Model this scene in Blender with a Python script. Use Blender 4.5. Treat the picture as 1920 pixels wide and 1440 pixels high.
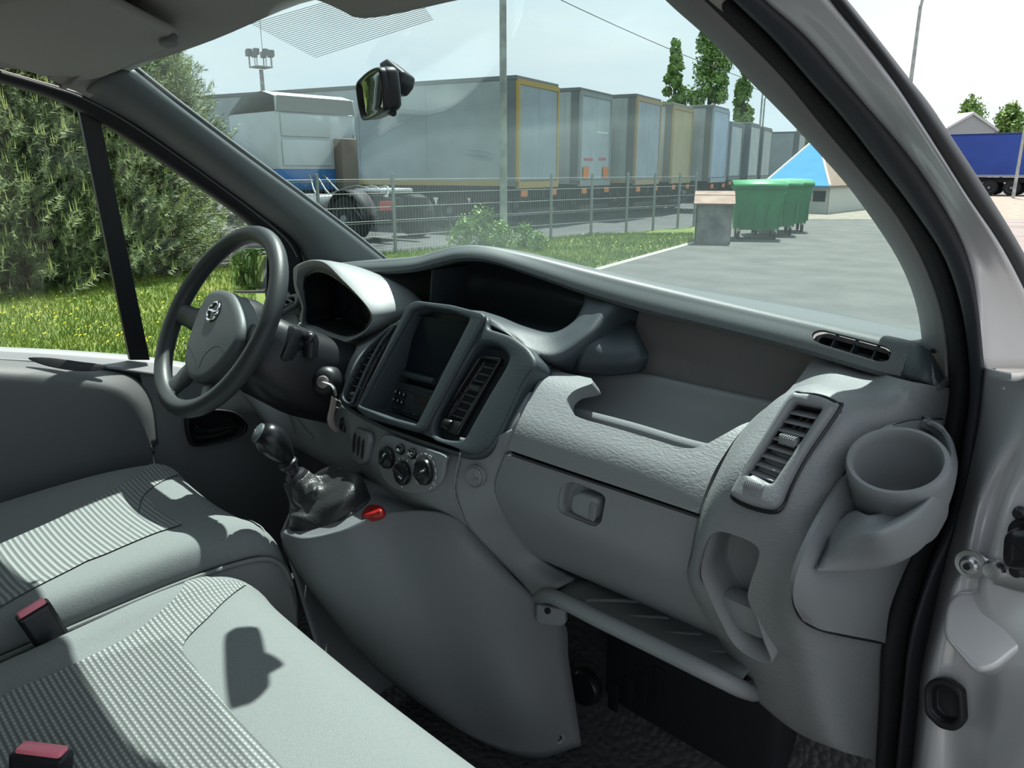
import bpy, bmesh, math, random
from mathutils import Vector as V, Matrix
R = random.Random(7)
for o in list(bpy.data.objects): bpy.data.objects.remove(o)
sc = bpy.context.scene
COL = sc.collection

# ------------------------------------------------------------------ camera
PITCH, YAW, FPX = math.radians(15.5), math.radians(45), 1442.0
CAM = V((1.0, 0.0, 1.6))
FW = V((-math.sin(YAW)*math.cos(PITCH), math.cos(YAW)*math.cos(PITCH), -math.sin(PITCH)))
RT = V((math.cos(YAW), math.sin(YAW), 0))
UP = RT.cross(FW)
cd = bpy.data.cameras.new('camera'); cam = bpy.data.objects.new('camera', cd); COL.objects.link(cam)
cd.sensor_width = 36; cd.lens = FPX/1920*36; cd.clip_start = 0.02; cd.clip_end = 500
cam.matrix_world = Matrix(((RT.x, UP.x, -FW.x, CAM.x), (RT.y, UP.y, -FW.y, CAM.y), (RT.z, UP.z, -FW.z, CAM.z), (0, 0, 0, 1)))
sc.camera = cam

# ------------------------------------------------------------------ sky, sun, exposure
w = bpy.data.worlds.new('sky'); sc.world = w; w.use_nodes = True
nt = w.node_tree; nt.nodes.clear()
def wn(t, **k):
    n = nt.nodes.new(t)
    for a, b in k.items(): setattr(n, a, b)
    return n
wo = wn('ShaderNodeOutputWorld'); bg = wn('ShaderNodeBackground'); tc = wn('ShaderNodeTexCoord')
mp = wn('ShaderNodeMapping'); mp.inputs['Scale'].default_value = (1.0, 1.0, 5.0)
nz = wn('ShaderNodeTexNoise'); nz.inputs['Scale'].default_value = 1.6; nz.inputs['Detail'].default_value = 5
cr_ = wn('ShaderNodeValToRGB')
cr_.color_ramp.elements[0].position = 0.36; cr_.color_ramp.elements[0].color = (0.70, 0.85, 0.97, 1)
cr_.color_ramp.elements[1].position = 0.66; cr_.color_ramp.elements[1].color = (0.97, 0.99, 1.0, 1)
nt.links.new(tc.outputs['Generated'], mp.inputs['Vector']); nt.links.new(mp.outputs[0], nz.inputs['Vector'])
nt.links.new(nz.outputs['Fac'], cr_.inputs['Fac']); nt.links.new(cr_.outputs[0], bg.inputs['Color'])
bg.inputs['Strength'].default_value = 1.12
nt.links.new(bg.outputs[0], wo.inputs['Surface'])
sd = bpy.data.lights.new('sun', 'SUN'); so = bpy.data.objects.new('sun', sd); COL.objects.link(so)
sd.energy = 11.5; sd.angle = math.radians(0.6); sd.color = (1.0, 0.945, 0.88)
SUN = V((0.132, -0.338, -0.71))
so.rotation_euler = SUN.to_track_quat('-Z', 'Y').to_euler(); so.location = (-4, 9, 20)
sc.view_settings.view_transform = 'Standard'; sc.view_settings.look = 'None'
sc.view_settings.exposure = 0.0; sc.view_settings.gamma = 1.0; sc.view_settings.use_curve_mapping = False

# ------------------------------------------------------------------ point helpers (photo pixel + one known van coordinate -> 3-D point)
def ray(u, v): return FW + RT*((u-960)/FPX) - UP*((v-720)/FPX)
def W(u, v, X=None, Y=None, Z=None, D=None):
    d = ray(u, v)
    if X is not None: t = (X-CAM.x)/d.x
    elif Y is not None: t = (Y-CAM.y)/d.y
    elif Z is not None: t = (Z-CAM.z)/d.z
    else: t = D
    return CAM + d*t
def wy(*p): return [W(a[0], a[1], Y=a[2]) for a in p]
def wx(*p): return [W(a[0], a[1], X=a[2]) for a in p]
def wyc(Y, *p): return [W(a[0], a[1], Y=Y) for a in p]
def wxc(X, *p): return [W(a[0], a[1], X=X) for a in p]

# ------------------------------------------------------------------ materials
MATS = {}
def mat(name, col, rough=0.5, bump=0.0, bscale=200.0, metal=0.0, spec=0.4, var=0.0, vscale=8.0, emit=None, detail=3.0, col2=None, coat=0.0):
    m = bpy.data.materials.new(name); m.use_nodes = True; MATS[name] = m
    n = m.node_tree.nodes; l = m.node_tree.links; b = n['Principled BSDF']
    b.inputs['Base Color'].default_value = (*col, 1); b.inputs['Roughness'].default_value = rough
    b.inputs['Metallic'].default_value = metal; b.inputs['Specular IOR Level'].default_value = spec
    b.inputs['Coat Weight'].default_value = coat
    t = n.new('ShaderNodeTexCoord')
    if var or col2:
        z = n.new('ShaderNodeTexNoise'); z.inputs['Scale'].default_value = vscale; z.inputs['Detail'].default_value = detail
        r = n.new('ShaderNodeValToRGB'); r.color_ramp.elements[0].position = 0.35; r.color_ramp.elements[1].position = 0.65
        c2 = col2 if col2 else tuple(min(1, c*(1+var)) for c in col)
        c1 = col if col2 else tuple(c*(1-var) for c in col)
        r.color_ramp.elements[0].color = (*c1, 1); r.color_ramp.elements[1].color = (*c2, 1)
        l.new(t.outputs['Object'], z.inputs['Vector']); l.new(z.outputs['Fac'], r.inputs['Fac']); l.new(r.outputs[0], b.inputs['Base Color'])
    if bump:
        z2 = n.new('ShaderNodeTexNoise'); z2.inputs['Scale'].default_value = bscale; z2.inputs['Detail'].default_value = 2
        bp = n.new('ShaderNodeBump'); bp.inputs['Strength'].default_value = bump; bp.inputs['Distance'].default_value = 0.002
        l.new(t.outputs['Object'], z2.inputs['Vector']); l.new(z2.outputs['Fac'], bp.inputs['Height']); l.new(bp.outputs[0], b.inputs['Normal'])
    if emit:
        b.inputs['Emission Color'].default_value = (*emit, 1); b.inputs['Emission Strength'].default_value = 1
    return m
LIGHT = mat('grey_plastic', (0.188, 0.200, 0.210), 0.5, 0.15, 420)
GRAIN = mat('grained_grey_plastic', (0.192, 0.203, 0.211), 0.48, 0.45, 2.0)
for _n in GRAIN.node_tree.nodes:
    if _n.type == 'TEX_NOISE':
        _m = GRAIN.node_tree.nodes.new('ShaderNodeMapping'); _m.inputs['Scale'].default_value = (70, 170, 170); _m.inputs['Rotation'].default_value = (0.5, 0.6, 0.3); _n.inputs['Distortion'].default_value = 0.6
        _c = [x for x in GRAIN.node_tree.nodes if x.type == 'TEX_COORD'][0]; GRAIN.node_tree.links.new(_c.outputs['Object'], _m.inputs[0]); GRAIN.node_tree.links.new(_m.outputs[0], _n.inputs['Vector'])
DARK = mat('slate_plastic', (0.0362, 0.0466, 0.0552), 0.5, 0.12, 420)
PAD = mat('ribbed_pad_plastic', (0.0960, 0.1080, 0.1120), 0.42)
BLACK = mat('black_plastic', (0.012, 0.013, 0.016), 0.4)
GLOSS = mat('gloss_black', (0.010, 0.011, 0.013), 0.26)
RUBBER = mat('black_rubber', (0.010, 0.011, 0.014), 0.55)
SLATER = mat('slate_rubber', (0.026, 0.029, 0.036), 0.5)
FLOCK = mat('black_flock_seal', (0.012, 0.013, 0.015), 0.9, 0.6, 700)
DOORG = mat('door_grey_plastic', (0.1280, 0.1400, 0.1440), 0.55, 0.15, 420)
PILLG = mat('pillar_grey_plastic', (0.1080, 0.1200, 0.1240), 0.5, 0.12, 420)
PILLR = mat('pillar_taupe_plastic', (0.20, 0.195, 0.20), 0.6, 0.1, 420)
HEAD = mat('headliner_fabric', (0.3312, 0.3220, 0.3082), 0.9, 0.25, 600)
SILVER = mat('silver_paint', (0.62, 0.62, 0.64), 0.30, metal=0.35, coat=0.6)
STEEL = mat('steel', (0.55, 0.55, 0.56), 0.35, metal=1.0)
CHROME = mat('chrome', (0.8, 0.8, 0.82), 0.12, metal=1.0)
LEATHER = mat('black_leather', (0.022, 0.024, 0.026), 0.42, 0.5, 260)
WHEELM = mat('wheel_rubberised', (0.0360, 0.0416, 0.0440), 0.45, 0.1, 500)
HUBM = mat('hub_plastic', (0.0800, 0.0920, 0.0960), 0.5, 0.1, 500)
SEATC = mat('seat_fabric', (0.172, 0.187, 0.188), 0.95, 0.5, 900, var=0.10, vscale=700)
SEATS = mat('seat_side_plastic', (0.1520, 0.1600, 0.1640), 0.6, 0.1, 420)
CARPET = mat('dark_floor', (0.04, 0.042, 0.046), 0.5)
SLATM = mat('slat_black', (0.05, 0.054, 0.06), 0.22, spec=0.6)
RED = mat('red_lens', (0.30, 0.012, 0.012), 0.2)
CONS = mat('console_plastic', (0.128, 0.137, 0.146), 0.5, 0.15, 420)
PINK = mat('faded_red_button', (0.85, 0.22, 0.30), 0.4)
WHITE = mat('white_print', (0.75, 0.77, 0.78), 0.5)
SCREEN = mat('dark_screen', (0.008, 0.012, 0.018), 0.35, spec=0.2)
TAG = mat('paper_tag', (0.34, 0.29, 0.27), 0.6)

def ribbed(m, sx, sy, st, dist=0.0015):
    n = m.node_tree.nodes; l = m.node_tree.links; b = n['Principled BSDF']
    t = n.new('ShaderNodeTexCoord'); s = n.new('ShaderNodeSeparateXYZ'); l.new(t.outputs['Object'], s.inputs[0])
    def sine(sock, f):
        a = n.new('ShaderNodeMath'); a.operation = 'MULTIPLY'; a.inputs[1].default_value = f; l.new(sock, a.inputs[0])
        c = n.new('ShaderNodeMath'); c.operation = 'SINE'; l.new(a.outputs[0], c.inputs[0]); return c.outputs[0]
    if sy:
        mu = n.new('ShaderNodeMath'); mu.operation = 'MAXIMUM'; l.new(sine(s.outputs[0], sx), mu.inputs[0]); l.new(sine(s.outputs[1], sy), mu.inputs[1]); h = mu.outputs[0]
    else: h = sine(s.outputs[0], sx)
    bp = n.new('ShaderNodeBump'); bp.inputs['Strength'].default_value = st; bp.inputs['Distance'].default_value = dist
    l.new(h, bp.inputs['Height']); l.new(bp.outputs[0], b.inputs['Normal'])
ribbed(PAD, 2400, 0, 0.28)

def weave(name, fx, fy, c1, c2, ang=0.0, dist=0.002, bead=0.5):
    m = mat(name, c2, 0.95); n = m.node_tree.nodes; l = m.node_tree.links; b = n['Principled BSDF']
    t = n.new('ShaderNodeTexCoord'); mpn = n.new('ShaderNodeMapping'); mpn.inputs['Rotation'].default_value = (0, 0, ang)
    l.new(t.outputs['Object'], mpn.inputs[0]); s = n.new('ShaderNodeSeparateXYZ'); l.new(mpn.outputs[0], s.inputs[0])
    def M(op, a, bb=None):
        x = n.new('ShaderNodeMath'); x.operation = op
        for i, q in enumerate((a, bb)):
            if q is None: continue
            if isinstance(q, (int, float)): x.inputs[i].default_value = q
            else: l.new(q, x.inputs[i])
        return x.outputs[0]
    a = M('SINE', M('MULTIPLY', s.outputs[1], fy)); c = M('SINE', M('MULTIPLY', s.outputs[0], fx))
    h = M('MULTIPLY', M('MULTIPLY', M('ADD', a, 1.0), 0.5), M('ADD', M('MULTIPLY', M('ADD', c, 1.0), 0.5*bead), 1.0-bead))
    mx = n.new('ShaderNodeMix'); mx.data_type = 'RGBA'; l.new(h, mx.inputs[0])
    mx.inputs[6].default_value = (*c1, 1); mx.inputs[7].default_value = (*c2, 1); l.new(mx.outputs[2], b.inputs['Base Color'])
    bp = n.new('ShaderNodeBump'); bp.inputs['Strength'].default_value = 0.9; bp.inputs['Distance'].default_value = dist
    l.new(h, bp.inputs['Height']); l.new(bp.outputs[0], b.inputs['Normal'])
    return m
WEAVE = weave('woven_seat_insert', 820, 950, (0.11, 0.12, 0.12), (0.34, 0.36, 0.355), 0.0, bead=0.6)
WEAVE2 = weave('corded_seat_insert', 1400, 720, (0.12, 0.13, 0.13), (0.28, 0.30, 0.295), 0.0, bead=0.2)

def glassmat(name, tint, refl=1.0):
    m = bpy.data.materials.new(name); m.use_nodes = True; n = m.node_tree.nodes; l = m.node_tree.links; n.clear()
    o = n.new('ShaderNodeOutputMaterial'); t = n.new('ShaderNodeBsdfTransparent'); g = n.new('ShaderNodeBsdfGlossy'); f = n.new('ShaderNodeLayerWeight'); x = n.new('ShaderNodeMixShader')
    lw = f; lw.inputs['Blend'].default_value = 0.5
    pw = n.new('ShaderNodeMath'); pw.operation = 'POWER'; pw.inputs[1].default_value = 5.0; l.new(lw.outputs['Facing'], pw.inputs[0])
    ma = n.new('ShaderNodeMath'); ma.operation = 'MULTIPLY_ADD'; ma.inputs[1].default_value = 0.9; ma.inputs[2].default_value = 0.025; l.new(pw.outputs[0], ma.inputs[0])
    t.inputs[0].default_value = (*tint, 1); g.inputs['Roughness'].default_value = 0.01
    g.inputs[0].default_value = (refl, refl, refl, 1)
    l.new(ma.outputs[0], x.inputs[0]); l.new(t.outputs[0], x.inputs[1]); l.new(g.outputs[0], x.inputs[2]); l.new(x.outputs[0], o.inputs[0])
    return m
WGLASS = glassmat('tinted_windscreen', (0.885, 0.962, 0.955))
DGLASS = glassmat('door_glass', (0.95, 0.985, 0.975))
CLEAR = glassmat('lens_glass', (0.9, 0.9, 0.9))

# ------------------------------------------------------------------ object helpers
def tag(o, label=None, cat=None, group=None, kind=None):
    if label: o['label'] = label
    if cat: o['category'] = cat
    if group: o['group'] = group
    if kind: o['kind'] = kind
    return o
def empty(name, loc, label=None, cat=None, group=None, kind=None):
    o = bpy.data.objects.new(name, None); COL.objects.link(o); o.location = loc; o.empty_display_size = 0.05
    return tag(o, label, cat, group, kind)
def mk(name, me, m, parent=None, smooth=True, ang=40):
    if isinstance(me, bmesh.types.BMesh):
        b = me; me = bpy.data.meshes.new(name); b.normal_update(); b.to_mesh(me); b.free()
    o = bpy.data.objects.new(name, me); COL.objects.link(o)
    if m and not me.materials: me.materials.append(m)
    if smooth and len(me.polygons):
        me.polygons.foreach_set('use_smooth', [True]*len(me.polygons)); me.set_sharp_from_angle(angle=math.radians(ang))
    if parent: setp(o, parent)
    return o
def wmat(o):
    m = Matrix.LocRotScale(o.location, o.rotation_euler, o.scale)
    if o.parent: m = wmat(o.parent) @ o.matrix_parent_inverse @ m
    return m
def setp(o, p):
    o.parent = p; o.matrix_parent_inverse = wmat(p).inverted()
def bake(o):
    dg = bpy.context.evaluated_depsgraph_get(); dg.update()
    me = bpy.data.meshes.new_from_object(o.evaluated_get(dg)); old = o.data; o.modifiers.clear(); o.data = me; bpy.data.meshes.remove(old)
def cr(p, n, closed=False):
    N = len(p); out = []
    if N == 2 and not closed: return [p[0].lerp(p[1], i/n) for i in range(n+1)]
    for i in range(N if closed else N-1):
        if closed: a, b, c, d = p[i-1], p[i], p[(i+1) % N], p[(i+2) % N]
        else:
            b, c = p[i], p[i+1]; a = p[i-1] if i else b*2-c; d = p[i+2] if i+2 < N else c*2-b
        for k in range(n):
            t = k/n; out.append(0.5*((2*b)+(c-a)*t+(2*a-5*b+4*c-d)*t*t+(3*b-a-3*c+d)*t*t*t))
    if not closed: out.append(p[-1].copy())
    return out
def grid(rows, nu=6, nv=6, closed=False, lin=False):
    rr = [cr(r, nu, closed) for r in rows]
    if lin or len(rr) == 1: return rr
    cols = [cr([r[i] for r in rr], nv) for i in range(len(rr[0]))]
    return [[c[j] for c in cols] for j in range(len(cols[0]))]
def gridmesh(g, closed=False, face=None):
    b = bmesh.new(); vs = [[b.verts.new(p) for p in r] for r in g]; n = len(g[0])
    for j in range(len(g)-1):
        for i in range(n if closed else n-1):
            i2 = (i+1) % n
            try: b.faces.new((vs[j][i], vs[j][i2], vs[j+1][i2], vs[j+1][i]))
            except ValueError: pass
    b.normal_update()
    if face is not False:
        tgt = CAM if face is None else V(face); s = sum((f.normal.dot(tgt-f.calc_center_median())*f.calc_area() for f in b.faces), 0.0)
        if s < 0: bmesh.ops.reverse_faces(b, faces=b.faces[:])
    return b
def patch(name, rows, m, parent=None, nu=6, nv=6, thick=0.004, closed=False, lin=False, face=None, keep=False, ang=50, ripple=None):
    g = grid(rows, nu, nv, closed, lin)
    b = gridmesh(g, closed, face)
    if ripple: 
        for v in b.verts: v.co += ripple(v.co)
    o = mk(name, b, m, parent, True, ang)
    if thick:
        s = o.modifiers.new('s', 'SOLIDIFY'); s.thickness = thick; s.offset = -1; s.use_even_offset = False
        if not keep: bake(o)
    return o
class Fr:
    def __init__(s, o, x, y):
        s.o = V(o); s.x = V(x).normalized(); s.n = s.x.cross(V(y)).normalized(); s.y = s.n.cross(s.x)
    def px(s, u, v, off=0.0):
        d = ray(u, v); o = s.o+s.n*off; t = (o-CAM).dot(s.n)/d.dot(s.n); p = CAM+d*t-s.o
        return V((p.dot(s.x), p.dot(s.y)))
    def pxs(s, *a): return [s.px(*q) for q in a]
    def w(s, a, b, c=0.0): return s.o+s.x*a+s.y*b+s.n*c
    def M(s): return Matrix(((s.x.x, s.y.x, s.n.x, s.o.x), (s.x.y, s.y.y, s.n.y, s.o.y), (s.x.z, s.y.z, s.n.z, s.o.z), (0, 0, 0, 1)))
def rnd(p, r, n=5):
    out = []; N = len(p)
    for i in range(N):
        a, b, c = p[i-1], p[i], p[(i+1) % N]; r_ = r[i] if isinstance(r, (list, tuple)) else r
        d1 = (a-b); d2 = (c-b); k = min(r_, d1.length*0.48, d2.length*0.48)
        if k < 1e-5: out.append(b); continue
        p1 = b+d1.normalized()*k; p2 = b+d2.normalized()*k
        for j in range(n+1):
            t = j/n; out.append(p1*(1-t)**2+b*2*t*(1-t)+p2*t*t)
    return out
def smooth2(p, n=5): return cr([V((a.x, a.y)) for a in p], n, True)
def plate(name, fr, outer, m, parent=None, holes=(), depth=0.01, bevel=0.002, z=0.0, res=2):
    c = bpy.data.curves.new(name, 'CURVE'); c.dimensions = '2D'; c.fill_mode = 'BOTH'
    bevel = min(bevel, depth/2*0.98)
    for k, ol in enumerate([outer]+list(holes)):
        s = c.splines.new('POLY'); s.points.add(len(ol)-1); s.use_cyclic_u = True
        area = sum(ol[i-1].x*ol[i].y-ol[i].x*ol[i-1].y for i in range(len(ol)))
        q = list(ol) if (area > 0) == (k == 0) else list(reversed(ol))
        for i, a in enumerate(q): s.points[i].co = (a.x, a.y, 0, 1)
    c.extrude = depth/2-bevel; c.bevel_depth = bevel; c.bevel_resolution = res; c.offset = -bevel
    o = bpy.data.objects.new(name, c); COL.objects.link(o)
    dg = bpy.context.evaluated_depsgraph_get(); dg.update()
    me = bpy.data.meshes.new_from_object(o.evaluated_get(dg)); bpy.data.objects.remove(o); bpy.data.curves.remove(c)
    bm = bmesh.new(); bm.from_mesh(me); bpy.data.meshes.remove(me)
    bmesh.ops.remove_doubles(bm, verts=bm.verts, dist=1e-6)
    bmesh.ops.transform(bm, matrix=fr.M() @ Matrix.Translation((0, 0, z-depth/2)), verts=bm.verts)
    bmesh.ops.recalc_face_normals(bm, faces=bm.faces)
    return mk(name, bm, m, parent, True, 35)
def cutter(fr, outline, z0, z1):
    b = bmesh.new(); lo = [b.verts.new(fr.w(p.x, p.y, z0)) for p in outline]; hi = [b.verts.new(fr.w(p.x, p.y, z1)) for p in outline]
    b.faces.new(lo); b.faces.new(hi); n = len(lo)
    for i in range(n): b.faces.new((lo[i], lo[(i+1) % n], hi[(i+1) % n], hi[i]))
    bmesh.ops.recalc_face_normals(b, faces=b.faces); return mk('cutter', b, None, None, False)
def cut(o, fr, outline, z0=-0.1, z1=0.1):
    c = cutter(fr, outline, z0, z1); md = o.modifiers.new('b', 'BOOLEAN'); md.operation = 'DIFFERENCE'; md.object = c; md.solver = 'EXACT'
    bake(o); bpy.data.objects.remove(c); o.data.set_sharp_from_angle(angle=math.radians(35))
def liner(name, fr, outline, depth, m, parent, taper=0.93, z=0.0, shift=(0, 0), thick=0.002):
    c = sum((V((p.x, p.y)) for p in outline), V((0, 0)))/len(outline); sh = V(shift)
    rings = [(0, 1.0), (0.5, 1-(1-taper)*0.4), (0.85, 1-(1-taper)*0.8), (0.96, taper), (1.0, taper*0.92)]
    b = bmesh.new(); vs = []
    for d, k in rings: vs.append([b.verts.new(fr.w(*(c+(p-c)*k+sh*d), z-depth*d)) for p in outline])
    n = len(outline)
    for j in range(len(vs)-1):
        for i in range(n): b.faces.new((vs[j][i], vs[j][(i+1) % n], vs[j+1][(i+1) % n], vs[j+1][i]))
    b.faces.new(vs[-1]); bmesh.ops.recalc_face_normals(b, faces=b.faces)
    if b.faces[-1].normal.dot(fr.n) < 0: bmesh.ops.reverse_faces(b, faces=b.faces[:])
    o = mk(name, b, m, parent, True, 60)
    s = o.modifiers.new('s', 'SOLIDIFY'); s.thickness = thick; s.offset = -1; bake(o); return o
def axes(d, up=(0, 0, 1)):
    d = V(d).normalized(); a = d.cross(V(up))
    if a.length < 1e-4: a = d.cross(V((0, 1, 0)))
    a.normalize(); return a, a.cross(d)
def tubebm(path, r, n=10, closed=False, b=None, caps=True, flat=1.0, up=(0, 0, 1)):
    b = b or bmesh.new(); rings = []; N = len(path)
    for i, p in enumerate(path):
        d = (path[(i+1) % N]-path[i-1]) if closed else (path[min(i+1, N-1)]-path[max(i-1, 0)])
        a, c = axes(d, up); rr = r[i] if isinstance(r, (list, tuple)) else r
        rings.append([b.verts.new(p+a*math.cos(2*math.pi*k/n)*rr+c*math.sin(2*math.pi*k/n)*rr*flat) for k in range(n)])
    for i in range(N if closed else N-1):
        A, B = rings[i], rings[(i+1) % N]
        for k in range(n): b.faces.new((A[k], A[(k+1) % n], B[(k+1) % n], B[k]))
    if caps and not closed: b.faces.new(rings[0]); b.faces.new(rings[-1])
    bmesh.ops.recalc_face_normals(b, faces=b.faces); return b
def tube(name, path, r, m, parent=None, n=10, closed=False, **k): return mk(name, tubebm(path, r, n, closed, **k), m, parent)
def lathe(name, prof, o, axis, m, parent=None, n=32, ang=40):
    a, c = axes(axis); d = V(axis).normalized(); b = bmesh.new(); rings = []
    for r, z in prof:
        rings.append([b.verts.new(V(o)+d*z+(a*math.cos(2*math.pi*k/n)+c*math.sin(2*math.pi*k/n))*max(r, 1e-5)) for k in range(n)])
    for i in range(len(rings)-1):
        for k in range(n): b.faces.new((rings[i][k], rings[i][(k+1) % n], rings[i+1][(k+1) % n], rings[i+1][k]))
    bmesh.ops.remove_doubles(b, verts=b.verts, dist=4e-5)
    for e in [e for e in b.edges if e.is_boundary]: pass
    bmesh.ops.recalc_face_normals(b, faces=b.faces); return mk(name, b, m, parent, True, ang)
def boxbm(size, M=Matrix(), bev=0.0, seg=2, b=None):
    t = bmesh.new(); bmesh.ops.create_cube(t, size=1); bmesh.ops.scale(t, vec=V(size), verts=t.verts)
    if bev: bmesh.ops.bevel(t, geom=t.edges[:], offset=bev, segments=seg, affect='EDGES', profile=0.5)
    bmesh.ops.transform(t, matrix=M, verts=t.verts)
    if b is None: return t
    me = bpy.data.meshes.new('t'); t.to_mesh(me); t.free(); b.from_mesh(me); bpy.data.meshes.remove(me); return b
def box(name, size, loc, m, parent=None, rot=None, bev=0.0, seg=2):
    M = Matrix.Translation(V(loc)) @ (rot if rot else Matrix())
    return mk(name, boxbm(size, M, bev, seg), m, parent)
def frot(fr):
    m = fr.M(); m.translation = (0, 0, 0); return m
def fbox(name, fr, a, b, c, size, m, parent=None, bev=0.0, spin=0.0):
    return box(name, size, fr.w(a, b, c), m, parent, frot(fr) @ Matrix.Rotation(spin, 4, 'X'), bev)
def ptsbm(pts, d, b=None):
    "prism: world-space polygon extruded by vector d"
    b = b or bmesh.new(); lo = [b.verts.new(p) for p in pts]; hi = [b.verts.new(p+V(d)) for p in pts]; n = len(pts)
    b.faces.new(lo); b.faces.new(hi)
    for i in range(n): b.faces.new((lo[i], lo[(i+1) % n], hi[(i+1) % n], hi[i]))
    bmesh.ops.recalc_face_normals(b, faces=b.faces); return b
def text(name, s, fr, a, b, size, m, parent, z=0.0, ext=0.0003):
    c = bpy.data.curves.new(name, 'FONT'); c.body = s; c.size = size; c.align_x = 'CENTER'; c.align_y = 'CENTER'; c.extrude = ext
    o = bpy.data.objects.new(name, c); COL.objects.link(o); dg = bpy.context.evaluated_depsgraph_get(); dg.update()
    me = bpy.data.meshes.new_from_object(o.evaluated_get(dg)); bpy.data.objects.remove(o)
    me.transform(Matrix.Translation(fr.w(a, b, z)) @ frot(fr)); return mk(name, me, m, parent, False)

# ================================================================== SETTING: the cab shell
# floor with a studded rubber mat
m = CARPET; n_ = m.node_tree.nodes; l_ = m.node_tree.links
tcx = n_.new('ShaderNodeTexCoord'); vo = n_.new('ShaderNodeTexVoronoi'); vo.inputs['Scale'].default_value = 75
bpx = n_.new('ShaderNodeBump'); bpx.inputs['Strength'].default_value = 0.9; bpx.inputs['Distance'].default_value = 0.004; bpx.invert = True
l_.new(tcx.outputs['Object'], vo.inputs['Vector']); l_.new(vo.outputs['Distance'], bpx.inputs['Height']); l_.new(bpx.outputs[0], n_['Principled BSDF'].inputs['Normal'])
fl = [[V((x, y, z)) for x in (-0.78, -0.3, 0.0, 0.3, 0.55, 0.72)] for y, z in ((-0.8, 0.57), (0.2, 0.57), (0.75, 0.57), (0.95, 0.59), (1.06, 0.68), (1.12, 0.80))]
for r_ in fl[3:]:
    for p in r_[4:]: p.y -= 0.03
tag(patch('floor', fl, CARPET, None, 6, 6, 0.02, face=(0, 0, 3)), 'dark studded rubber cab floor under the dashboard', 'floor', kind='structure')
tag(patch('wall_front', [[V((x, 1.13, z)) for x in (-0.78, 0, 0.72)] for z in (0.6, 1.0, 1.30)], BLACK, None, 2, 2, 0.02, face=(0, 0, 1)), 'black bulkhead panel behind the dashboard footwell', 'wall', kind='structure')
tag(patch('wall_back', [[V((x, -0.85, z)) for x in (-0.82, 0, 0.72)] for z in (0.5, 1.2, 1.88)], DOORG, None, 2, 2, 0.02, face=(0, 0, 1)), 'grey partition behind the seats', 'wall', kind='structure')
hl = [[W(168, 184, X=-0.678), W(245, 133, X=-0.60), W(400, 75, Y=0.605), W(590, 0, Y=0.615), V((0.12, 0.615, 1.785)), V((0.38, 0.60, 1.775)), V((0.60, 0.57, 1.745)), V((0.665, 0.56, 1.715))],
      [W(90, 148, X=-0.685), V((-0.61, 0.50, 1.79)), V((-0.42, 0.51, 1.825)), V((-0.18, 0.51, 1.845)), V((0.12, 0.51, 1.845)), V((0.38, 0.50, 1.83)), V((0.60, 0.47, 1.785)), V((0.69, 0.46, 1.73))],
      [W(0, 127, X=-0.69), V((-0.63, 0.36, 1.80)), V((-0.42, 0.36, 1.86)), V((-0.18, 0.36, 1.88)), V((0.12, 0.36, 1.885)), V((0.38, 0.36, 1.87)), V((0.62, 0.34, 1.80)), V((0.70, 0.33, 1.75))],
      [V((-0.70, -0.85, 1.78)), V((-0.63, -0.85, 1.83)), V((-0.42, -0.85, 1.88)), V((-0.18, -0.85, 1.90)), V((0.12, -0.85, 1.90)), V((0.38, -0.85, 1.89)), V((0.62, -0.85, 1.82)), V((0.70, -0.85, 1.77))]]
tag(patch('ceiling', hl, HEAD, None, 6, 6, 0.025, face=(0, 0, 0)), 'grey headliner above the windscreen', 'ceiling', kind='structure')

# windscreen
wsr = [[V((-0.68, 0.44, 1.835)), V((-0.43, 0.49, 1.865)), V((-0.2, 0.505, 1.88)), V((0.1, 0.51, 1.882)), V((0.38, 0.495, 1.87)), V((0.59, 0.49, 1.86)), V((0.67, 0.46, 1.83))],
       [V((-0.70, 0.56, 1.765)), V((-0.45, 0.60, 1.795)), V((-0.2, 0.615, 1.81)), V((0.1, 0.62, 1.812)), V((0.38, 0.61, 1.802)), V((0.60, 0.625, 1.785)), V((0.68, 0.60, 1.765))],
       [V((-0.74, 0.86, 1.575)), V((-0.5, 0.95, 1.585)), V((-0.2, 0.99, 1.595)), V((0.1, 0.995, 1.595)), V((0.4, 0.985, 1.592)), V((0.62, 0.955, 1.59)), V((0.70, 0.93, 1.575))],
       [V((-0.80, 1.22, 1.33)), V((-0.5, 1.34, 1.35)), V((-0.2, 1.39, 1.355)), V((0.1, 1.395, 1.355)), V((0.4, 1.36, 1.35)), V((0.64, 1.28, 1.34)), V((0.74, 1.24, 1.33))]]
ws = patch('window_1', wsr, WGLASS, None, 6, 8, 0.005)
tag(ws, 'green-tinted windscreen glass', 'window', kind='structure')

# driver-side A pillar trim
pu = [(238, 128), (330, 200), (450, 290), (560, 370), (650, 437), (722, 494)]
pl_ = [(160, 172), (262, 228), (400, 325), (500, 400), (565, 452), (592, 500)]
xs_u = [-0.60, -0.615, -0.635, -0.655, -0.675, -0.69]; xs_l = [-0.675, -0.685, -0.695, -0.71, -0.72, -0.725]
U_ = [W(a[0], a[1], X=x) for a, x in zip(pu, xs_u)]; L_ = [W(a[0], a[1], X=x) for a, x in zip(pl_, xs_l)]
Mi = [a.lerp(b, 0.5)+V((0.022, -0.012, 0.0)) for a, b in zip(U_, L_)]
tag(patch('trim_1', [[p+V((-0.03, 0.03, 0.01)) for p in U_], U_, Mi, L_, [p+V((-0.09, 0.015, -0.012)) for p in L_]], PILLG, None, 6, 6, 0.004), 'slate grey pillar trim on the driver side of the windscreen', 'pillar trim', kind='structure')
tube('seal', cr([p+V((-0.012, 0.012, 0.006)) for p in U_], 6), 0.006, RUBBER, bpy.data.objects['trim_1'])

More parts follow.
